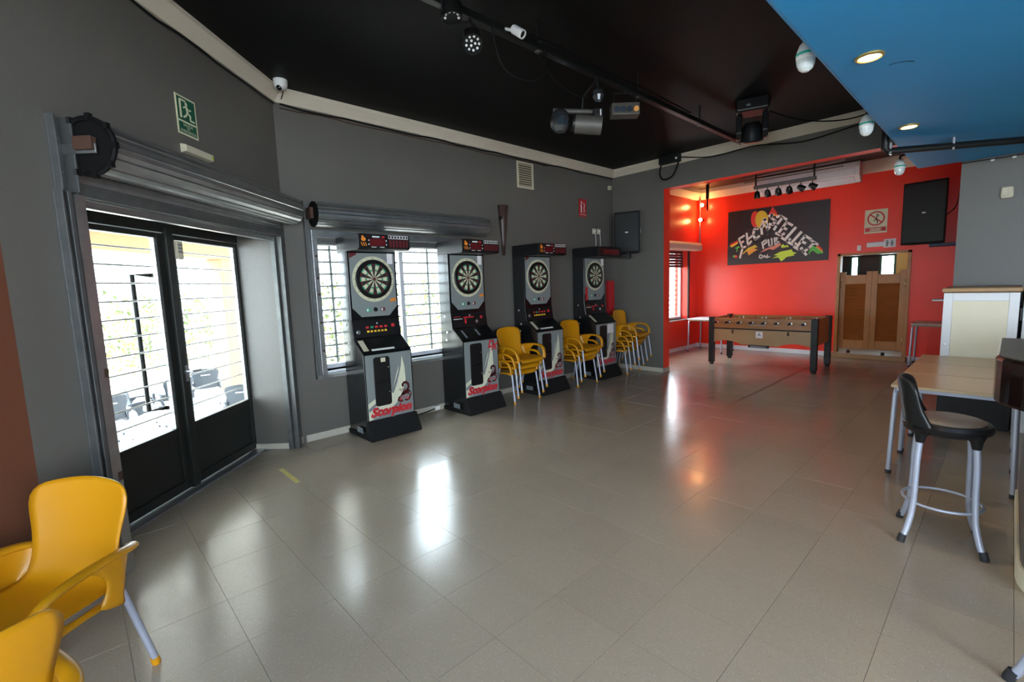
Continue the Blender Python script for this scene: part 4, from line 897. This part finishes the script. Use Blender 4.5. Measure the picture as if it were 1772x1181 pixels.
LET = {'E': [[(375, 605), (285, 655), (350, 800), (400, 775)], [(318, 722), (365, 695)], [(350, 805), (310, 955)]],
 'L': [[(415, 568), (440, 762), (495, 690)], [(440, 660), (505, 612)]], 'C': [[(600, 500), (575, 478), (535, 520), (525, 590), (560, 662), (622, 612)]],
 'A': [[(665, 578), (650, 470), (690, 352), (720, 350), (748, 515), (785, 465)], [(668, 455), (732, 435)]], 'S': [[(768, 300), (820, 272), (805, 320), (870, 375), (835, 432), (775, 425)]],
 'T': [[(890, 312), (950, 296), (1040, 352)], [(975, 325), (895, 440), (855, 510)]], 'E2': [[(1128, 445), (1040, 395), (925, 565)], [(985, 478), (1045, 505)], [(885, 565), (960, 600), (1012, 575)]],
 'L2': [[(1178, 480), (1045, 645)], [(975, 640), (1060, 690), (1105, 660)]], 'L3': [[(1262, 552), (1130, 715)], [(1065, 705), (1160, 755), (1195, 730)]],
 'E3': [[(1405, 670), (1318, 612), (1210, 780)], [(1265, 700), (1325, 728)], [(1165, 785), (1240, 830), (1285, 805)]], 'T2': [[(1400, 680), (1500, 755)], [(1450, 720), (1375, 815), (1300, 865), (1345, 912)]]}
for k_, st in LET.items(): mural_part('letter', [q for s_ in st for q in stroke(s_, 40 if k_ not in ('E', 'L') else 32)], 'mural_white', 4)
for st in ([[(695, 808), (672, 715), (730, 672), (748, 705), (690, 752)]], [[(770, 668), (785, 770), (832, 752), (818, 650)]], [[(862, 648), (876, 748), (935, 705), (882, 690), (920, 640), (862, 648)]]): mural_part('small_letter', [q for s_ in st for q in stroke(s_, 24)], 'mural_white', 4)
mural_part('signature', [q for s_ in ([(645, 905), (630, 950), (665, 965), (685, 920), (645, 905)], [(695, 952), (715, 915), (735, 952), (770, 895), (755, 955), (800, 935)]) for q in stroke(s_, 15)], 'mural_white', 4)

# ---- loudspeakers
def speaker(name, label, loc, rz, w_, h, d, logo=True):
    r = thing(name, label, 'loudspeaker', loc, rz)        # local -y is the front
    MB().prism([(-w_/2, 0), (w_/2, 0), (w_*.36, d), (-w_*.36, d)], 'z', 0, h).build('cabinet', 'black_matt', r, bevel=.008)
    g = MB().box(-w_/2+.02, w_/2-.02, -.008, 0, .03, h-.03).build('grille', 'black_metal', r, bevel=.004)
    MB().prism(circ(0, h*.5, .028, .012, 12), 'y', -.011, -.008).build('badge', 'print_white', g)
    return r
sl = speaker('loudspeaker', 'black loudspeaker on corner wall above last dart machine', (-4.592, 7.10, 2.075), math.radians(20), .44, .70, .21)
MB().box(-.03, .03, .05, .20, -.09, 0).box(-.13, .0, .02, .10, -.06, -.02).build('bracket', 'black_metal', sl, bevel=.004)
MB().box(.215, .222, .07, .12, .33, .40).build('side_handle', 'steel', sl)
spk = speaker('loudspeaker', 'large black loudspeaker on red wall right of prohibition sign', (-1.07, 10.47, 2.04), math.radians(-7), .575, 1.02, .24)
tag(MB().box(-.98, -.40, 10.46, 10.74, 1.985, 2.03).build('speaker_shelf', 'navy', bevel=.004), 'blue shelf board under the large black loudspeaker', 'shelf')
tag(MB().tube(smooth_path([(-.80, 10.62, 2.5), (-.70, 10.68, 2.62), (-.66, 10.70, 2.9), (-.62, 10.72, 3.3)], 5), .007, 6).build('speaker_cable', 'black_plastic'), 'thin dark cable rising from large loudspeaker on red wall', 'cable')
# ---- air conditioner
ac = thing('air_conditioner', 'long white ceiling air conditioner unit over the mural', 'air conditioner', (-2.83, YR-.12, 3.22), 0)
MB().prism([(0, 0), (-.10, 0), (-.22, .10), (-.24, .26), (-.22, .345), (0, .345)], 'x', -.87, .87).build('body', 'white_paint', ac, bevel=.012)
MB().prism([(-.225, .12), (-.238, .13), (-.248, .235), (-.236, .245)], 'x', -.80, .80).build('intake_grille', 'laminate_white', ac)
MB().prism([(-.105, -.002), (-.215, .09), (-.222, .085), (-.11, -.008)], 'x', -.78, .78).build('outlet_flap', 'white_metal', ac)
# ---- annex lighting bar with six spots
lb = thing('lighting_bar', 'dark lighting bar with six small spotlights in the red room', 'lighting bar', (-2.90, 9.50, 3.58), 0)
MB().box(-.50, .50, -.03, .03, -.375, -.315).build('bar', 'galv_dark', lb, bevel=.004)
for x in (-.47, .47): MB().box(x-.012, x+.012, -.012, .012, -.32, 0).build('hanger', 'black_metal', lb)
MB().box(-.72, .88, .08, .13, -.135, -.09).build('track', 'galv', lb, bevel=.004)
for x in (-.66, .8): MB().box(x-.01, x+.01, .09, .12, -.09, 0).build('hanger', 'black_metal', lb)
MB().box(-.72, .86, .10, .115, -.215, -.205).build('wire', 'black_plastic', lb)
for i in range(6):
    x = -.44+i*.178; tilt = [.1, .5, .5, .5, -.9, -.9][i]
    mx = Matrix.Translation((x, -.01, -.475)) @ Matrix.Rotation(.5 if i else 0, 4, 'X') @ Matrix.Rotation(tilt if i > 3 else 0, 4, 'Y')
    sp_ = MB().lathe([(0, -.07), (.052, -.07), (.056, -.058), (.048, .02), (.03, .055), (0, .06)], mx, 14).build('spotlight', 'black_plastic', lb, smooth='auto')
    MB().box(x-.006, x+.006, -.014, -.002, -.44, -.37).build('yoke', 'black_metal', sp_)
# ---- corner lamps
cp = thing('corner_lamp', 'pipe in red corner carrying two glowing warm bulbs', 'lamp', (-4.95, 10.64, 2.25), 0)
MB().cyl((0, 0, 0), (0, 0, 1.13), .016, n=8).build('pipe', 'galv_dark', cp, smooth='auto')
for z, y, x in ((.66, -.06, .05), (.98, -.05, .08)):
    hd = MB().lathe([(0, -.07), (.03, -.07), (.034, -.03), (.028, 0), (0, 0)], Matrix.Translation((x, y, z)) @ Matrix.Rotation(PI/2, 4, 'X'), 12).build('lamp_head', 'black_plastic', cp, smooth='auto')
    MB().lathe([(0, 0), (.026, .006), (.036, .03), (.028, .058), (0, .068)], Matrix.Translation((x, y, z)) @ Matrix.Rotation(PI/2, 4, 'X'), 14).build('bulb', 'lamp_warm', hd, smooth=True)
    MB().cyl((0, 0, z), (x, y+.03, z), .009, n=6).build('arm', 'black_metal', cp)
hr = thing('hanging_bracket', 'black bracket hanging from dark ceiling in front of corner lamps', 'bracket', (-4.59, 10.2, 3.58), 0)
MB().box(-.025, .025, -.025, .025, -.30, 0).build('post', 'black_metal', hr, bevel=.004); MB().box(-.012, .012, -.012, .012, -.52, -.30).build('rod', 'black_metal', hr); MB().lathe([(0, 0), (.02, .004), (.02, .035), (0, .04)], Matrix.Translation((0, 0, -.55)), 10).build('tip', 'sign_red', hr, smooth='auto')

def warm_spot(loc, e=20, size=2.2):
    l = bpy.data.lights.new('downlight_beam', 'SPOT'); l.energy = e; l.color = (1, .66, .36); l.spot_size = size; l.spot_blend = .9; l.shadow_soft_size = .05
    o = bpy.data.objects.new('downlight_beam', l); o.location = loc; C.objects.link(o)
# ---- blue soffit: downlights, egg bulbs, pipe
for (x, y), lab in (((-.614, 3.354), 'nearer warm downlight in blue ceiling'), ((-.657, 5.163), 'farther warm downlight in blue ceiling'), ((-.57, 1.55), 'unseen added warm downlight in blue ceiling above the camera'), ((1.3, 1.55), 'unseen added warm downlight in blue ceiling over the bar, nearest'), ((1.3, 3.35), 'unseen added warm downlight in blue ceiling over the bar, middle'), ((1.3, 5.15), 'unseen added warm downlight in blue ceiling over the bar, farthest')):  # first two are in view; the other four are added to warm the floor
    d = thing('downlight', lab, 'downlight', (x, y, ZS), 0, 'downlights in the blue ceiling')
    MB().lathe([(.052, 0), (.068, 0), (.068, -.008), (.056, -.014), (.05, -.006)], None, 24).build('trim_ring', 'brass', d, smooth='auto')
    MB().lathe([(0, -.004), (.05, -.004), (.048, -.010), (0, -.012)], None, 20).build('bulb', 'lamp_on', d, smooth=True)
    warm_spot((x, y, ZS-.02))
for (x, y, z), lab in (((-.905, 3.28, 2.85), 'nearest egg shaped white bulb with teal band'), ((-.905, 4.96, 2.80), 'middle egg shaped white bulb with teal band'), ((-.93, 6.85, 2.735), 'farthest egg shaped white bulb with teal band')):
    e = thing('egg_bulb', lab+' beside blue ceiling', 'bulb', (x, y, z), 0, 'egg bulbs along the blue ceiling edge')
    MB().lathe([(0, .085), (.018, .082), (.036, .062), (.048, .03), (.051, .004), (.051, -.004), (.05, -.02)], None, 20).build('housing', 'white_paint', e, smooth=True)
    MB().lathe([(.0512, .016), (.0525, .014), (.0525, .004), (.0512, .002)], None, 20).build('band', 'teal', e, smooth='auto')
    MB().lathe([(.0495, -.02), (.047, -.045), (.036, -.07), (.018, -.084), (0, -.087)], None, 16).build('lens', 'egg_lens', e)
    MB().tube([(0, 0, .08), (0, 0, .12), (.06, 0, .13), (.90+x*0-.82 if x > -.92 else .08, 0, .13)], .012, 8).build('holder', 'black_plastic', e)
pp = thing('conduit_pipe', 'grey metal pipe hung below far end of blue ceiling', 'pipe', (-.885, 5.66, 2.70), 0)
MB().tube([(0, 0, .25), (0, 0, .02), (.02, .013, .0), (1.6, 1.1, 0)], .030, 10).build('pipe', 'black_metal', pp, smooth='auto')
for t in (.04, .45, .9, 1.4): MB().box(t-.008, t+.008, t*.69-.03, t*.69+.03, -.035, .072).build('clamp', 'steel', pp, bevel=.003)

# ---- ceiling lighting rig in the main room
RX, RZ = -2.58, 3.37
rg = thing('lighting_rig', 'long black lighting rail hung under the black ceiling', 'lighting rail', (RX, 4.0, RZ), 0)
MB().box(-.03, .03, -3.4, 2.75, -.025, .025).build('rail', 'black_metal', rg, bevel=.006)
for y in (-2.6, -1.2, .2, 1.5, 2.6): MB().cyl((0, y, .02), (0, y, ZC-RZ), .010, n=8).build('hanger', 'black_metal', rg); MB().box(-.022, .022, y-.02, y+.02, -.035, .035).build('clamp', 'galv_dark', rg, bevel=.003)
MB().box(-.034, -.028, .9, 2.4, -.02, .005).build('side_strip', 'rust', rg)
def par(label, loc, d, n_led=12):
    r = thing('spotlight', label, 'spotlight', loc, 0, 'spotlights on the ceiling rail')
    q = Vector(d).to_track_quat('Z', 'Y').to_matrix().to_4x4()
    c = MB().lathe([(0, -.11), (.045, -.11), (.062, -.07), (.066, .0), (.066, .03), (.058, .03), (.056, .012), (0, .012)], q, 20).build('can', 'black_metal', r, smooth='auto')
    for i in range(n_led):
        rr, a = (.043, 2*PI*i/9) if i < 9 else (.017, 2*PI*i/3); MB().lathe([(0, .012), (.009, .012), (.007, .018), (0, .019)], q @ Matrix.Translation((rr*math.cos(a), rr*math.sin(a), 0)), 8).build('led_lens', 'print_white', c)
    MB().tube([(0, -.07, 0), (0, -.075, .10), (0, 0, .125), (0, .075, .10), (0, .07, 0)], .007, 6).build('yoke', 'black_metal', r); MB().cyl((0, 0, .12), (RX-loc[0], 0, RZ-loc[2]), .009, n=6).build('stem', 'black_metal', r)
    return r
par('round LED spotlight on rail with dotted white lens face', (-2.55, 2.13, 3.19), (.55, -.35, -.75))
par('spotlight on rail cut by top edge of picture', (-2.50, 1.93, 3.27), (.2, -.1, -.97), 6)
bc_ = thing('bullet_camera', 'small white bullet camera fixed on black lighting rail', 'security camera', (-2.43, 2.44, 3.31), 0)
q = Vector((.55, .15, -.45)).to_track_quat('Z', 'Y').to_matrix().to_4x4()
MB().lathe([(0, -.05), (.026, -.05), (.03, -.04), (.03, .05), (.024, .05), (.024, .04), (0, .04)], q, 16).build('housing', 'white_paint', bc_, smooth='auto'); MB().lathe([(0, .042), (.022, .042), (.015, .046), (0, .047)], q, 12).build('lens', 'black_gloss', bc_)
MB().cyl((0, 0, 0), (-.13, 0, .07), .010, n=8).build('mount', 'white_paint', bc_)
rzs = math.atan2(.729, .685)
sn = thing('scanner_light', 'grey double headed scanner light hanging from black rail', 'stage light', (-2.86, 3.61, 3.10), rzs)
MB().cyl((-.22, 0, .075), (.21, 0, .05), .022, n=10).build('crossbar', 'grey_fixture', sn, smooth='auto')
MB().lathe([(0, -.10), (.05, -.10), (.085, -.06), (.09, .0), (.08, .06), (.05, .09), (0, .09)], Matrix.Translation((-.16, -.02, -.02)), 10).build('mirror_head', 'mirror_glass', sn)
MB().cyl((-.02, -.01, -.05), (.22, -.03, -.08), .085, n=12).build('barrel', 'grey_fixture', sn, smooth='auto')
MB().cyl((-.045, -.01, -.045), (-.02, -.01, -.05), .072, n=12).build('lens_hood', 'black_metal', sn, smooth='auto')
MB().box(.14, .22, -.10, -.02, -.02, .05).build('lamp_box', 'black_metal', sn, bevel=.006); MB().box(.195, .203, -.115, -.10, -.015, .035).build('plate', 'print_white', sn)
MB().tube([(.05, 0, .06), (.06, -.02, .18), (.16, -.20, .27)], .012, 8).build('stem', 'black_metal', sn)
ml = thing('mirror_spot', 'small round glass effect lamp on rail beside scanner light', 'stage light', (-2.56, 3.53, 3.20), 0)
MB().lathe([(0, -.055), (.03, -.05), (.05, -.01), (.045, .03), (.025, .05), (0, .052)], None, 12).build('globe', 'mirror_glass', ml); MB().cyl((0, 0, .05), (-.02, 0, .16), .012, n=8).build('stem', 'black_metal', ml)
ef = thing('effect_light', 'box shaped effect light with four lenses under black rail', 'stage light', (-2.58, 3.97, 3.17), rzs)
MB().prism([(-.05, -.05), (.06, -.06), (.07, .05), (-.04, .06)], 'x', -.13, .13).build('case', 'grey_fixture', ef, bevel=.008)
for i in range(4): MB().cyl((-.09+i*.06, -.05, -.005), (-.09+i*.06, -.075, -.01), .024, n=12).build('lens', 'mirror_glass' if i < 3 else 'm_orange', ef, smooth='auto')
MB().tube([(-.10, 0, .05), (-.10, 0, .15), (.10, 0, .15), (.10, 0, .05)], .008, 6).build('yoke', 'black_metal', ef); MB().cyl((0, 0, .15), (0, 0, .19), .01, n=6).build('stem', 'black_metal', ef)
mh = thing('moving_head', 'large black moving head light on ceiling near red room', 'stage light', (-2.12, 5.82, ZC), .35)
MB().box(-.17, .17, -.14, .14, -.15, 0).build('base', 'black_plastic', mh, bevel=.025, seg=3)
for s in (-1, 1): MB().prism([(-.06, -.16), (.06, -.16), (.075, -.36), (.03, -.42), (-.03, -.42), (-.075, -.36)], 'x', s*.13-.03, s*.13+.03).build('arm', 'black_plastic', mh, bevel=.01)
MB().lathe([(0, .0), (.07, .0), (.10, .05), (.105, .14), (.12, .20), (.105, .215), (0, .215)], Matrix.Translation((0, 0, -.24)) @ Matrix.Rotation(PI+.25, 4, 'X'), 20).build('head', 'black_plastic', mh, smooth='auto')
MB().lathe([(0, .215), (.10, .216), (.08, .225), (0, .228)], Matrix.Translation((0, 0, -.24)) @ Matrix.Rotation(PI+.25, 4, 'X'), 20).build('lens', 'm_pink', mh, smooth='auto')
MB().box(-.06, -.02, -.146, -.14, -.10, -.08).build('display', 'print_grey', mh)
bx_ = thing('power_box', 'black box on cornice beside the opening to red room', 'power box', (-3.86, YB-.11, 3.435), 0)
MB().box(-.17, .17, -.10, .0, 0, .12).build('case', 'black_metal', bx_, bevel=.006); MB().box(.12, .15, -.11, -.10, .03, .06).build('plug', 'print_white', bx_)
def cable(name, pts, lab, r=.008): tag(MB().tube(smooth_path(pts, 6), r, 6).build(name, 'cable_black'), lab, 'cable')
cable('loop_cable', [(-4.0, 7.20, 3.46), (-4.03, 7.2, 3.30), (-3.96, 7.2, 3.20), (-3.80, 7.2, 3.24), (-3.70, 7.2, 3.45)], 'black cable loop hanging under power box', .013)
cable('slack_cable', [(-3.7, 7.22, 3.5), (-3.2, 7.24, 3.40), (-2.6, 7.26, 3.42), (-2.0, 7.27, 3.34), (-1.4, 7.28, 3.40), (-.95, 7.3, 3.42)], 'long slack cable along cornice above wide opening')
cable('slack_cable', [(-2.1, 5.9, 3.5), (-1.8, 6.4, 3.38), (-1.4, 6.7, 3.34), (-1.0, 6.9, 3.45)], 'slack cable from moving head towards blue ceiling')
cable('rig_cable', [(-2.55, 2.30, 3.36), (-2.58, 2.42, 3.14), (-2.55, 2.62, 3.08), (-2.53, 2.80, 3.16), (-2.56, 2.86, 3.36)], 'round cable loop hanging from rail beside bullet camera', .006)
cable('rig_cable', [(-2.60, 2.8, 3.36), (-2.63, 3.0, 3.24), (-2.64, 3.3, 3.17), (-2.62, 3.5, 3.2), (-2.60, 3.65, 3.36)], 'drooping cable on rail above the scanner light', .006)
cable('rig_cable', [(-2.54, 2.5, 3.40), (-2.53, 3.0, 3.41), (-2.54, 3.6, 3.405), (-2.53, 4.3, 3.41), (-2.54, 5.2, 3.40)], 'straight cable taped along top of rail', .007)

# ================================================================ OUTSIDE
ZG = -.62
b = MB(); b.box(-26, -5.4, -12, 22, ZG-.1, ZG); b.box(-5.4, -2.0, -12, -1.2, ZG-.1, ZG); struct(b.build('ground_terrace', 'terrace'), 'pale sunlit terrace paving outside')
MB_ = MB().box(-.4, 4.3, -.9, -.47, ZG, -.02); o = MB_.build('step_outside', 'terrace'); wallD(struct(o))
MB_ = MB(); MB_.box(-8.0, 5.0, -4.75, -4.45, 2.40, 2.68); wallD(struct(MB_.build('trim_7', 'orange_render'), 'orange rendered beam of the terrace porch'))
wallD(struct(MB().box(-8.0, 5.0, -4.75, -.47, 2.68, 2.82).build('ceiling_porch', 'white_paint'), 'white porch ceiling outside the entrance'))
pk = tag(MB().box(-6.2, -5.76, -4.78, -4.42, ZG, 2.40).build('porch_pillar', 'orange_render', bevel=.02), 'orange rendered porch pillar outside right door pane', 'pillar'); wallD(pk)
gc = [((-9.05, .22), 200, 'dark grey terrace chair seen through left door pane, leftmost'), ((-9.62, .72), 100, 'dark grey terrace chair turned sideways behind left door pane'), ((-10.05, 1.22), 190, 'dark grey terrace chair behind the door pull handle'), ((-10.75, 1.80), 175, 'dark grey terrace chair beside door lock in right pane'), ((-8.35, 1.90), 160, 'dark grey terrace chair at lower right corner of door')]
gp = None
for (x, y), a, lab in gc:
    c = copy_tree(proto); c.location = (x, y, ZG); c.rotation_euler = (0, 0, math.radians(a)); c.name = 'terrace_chair'
    c['label'] = lab; c['group'] = 'grey terrace chairs outside'
    for ch in c.children_recursive:
        for slt in ch.material_slots:
            if slt.material == M['yellow']: slt.link = 'OBJECT'; slt.material = M['grey_plastic']
    MB().box(-.262, -.222, -.075, .075, .70, .715).build('back_slot', 'print_white', c)
def hedge(label, pts_fn, n, seed, core):
    q = random.Random(seed); r = thing('hedge', label, 'hedge', (core[0]+core[1])/2)
    vs = []; fs = []; vm = []
    o0 = (core[0]+core[1])/2
    for i in range(n):
        p = Vector(pts_fn(q))-o0; s = q.uniform(.05, .11); a, e = q.uniform(0, 2*PI), q.uniform(-1.2, 1.2)
        u = Vector((math.cos(a)*math.cos(e), math.sin(a)*math.cos(e), math.sin(e))); v = u.orthogonal().normalized(); v.rotate(Matrix.Rotation(q.uniform(0, 6.28), 3, u))
        k = len(vs); vs += [p-u*s, p+v*s*.45, p+u*s, p-v*s*.45]; fs.append((k, k+1, k+2, k+3)); vm.append(1 if q.random() < .3 else 0)
    b = MB(); b.v = [tuple(x) for x in vs]; b.f = [list(f) for f in fs]; b.m = vm
    o = b.build('foliage', ['leaf', 'leaf_dark'], r); o['kind'] = 'stuff'
    return r
def pd(s, n, z): return PD+Vector((.70711*s+.70711*n, -.70711*s+.70711*n, z))
hA, hB = pd(-16, -8.6, ZG), pd(6, -8.6, ZG)
def fnA(q):
    s = q.uniform(-16, 6); z = ZG+2.25*q.random()**.8+.18*math.sin(s*2.1)+.1*math.sin(s*5.3); return pd(s, -8.6+q.gauss(.0, .28)+.2*math.sin(s*1.7+z*2), z)
hedge('pale sunlit green hedge beyond the glass entrance door', fnA, 9000, 3, (hA, hB))
def fnB(q):
    y = q.uniform(3.6, 22); z = ZG+2.6*q.random()**.8+.15*math.sin(y*2.3); return Vector((-13.2+q.gauss(0, .25), y, z))
hedge('pale sunlit green hedge beyond the dart machine window', fnB, 8000, 5, (Vector((-13.2, 3.5, ZG)), Vector((-13.2, 22, ZG))))
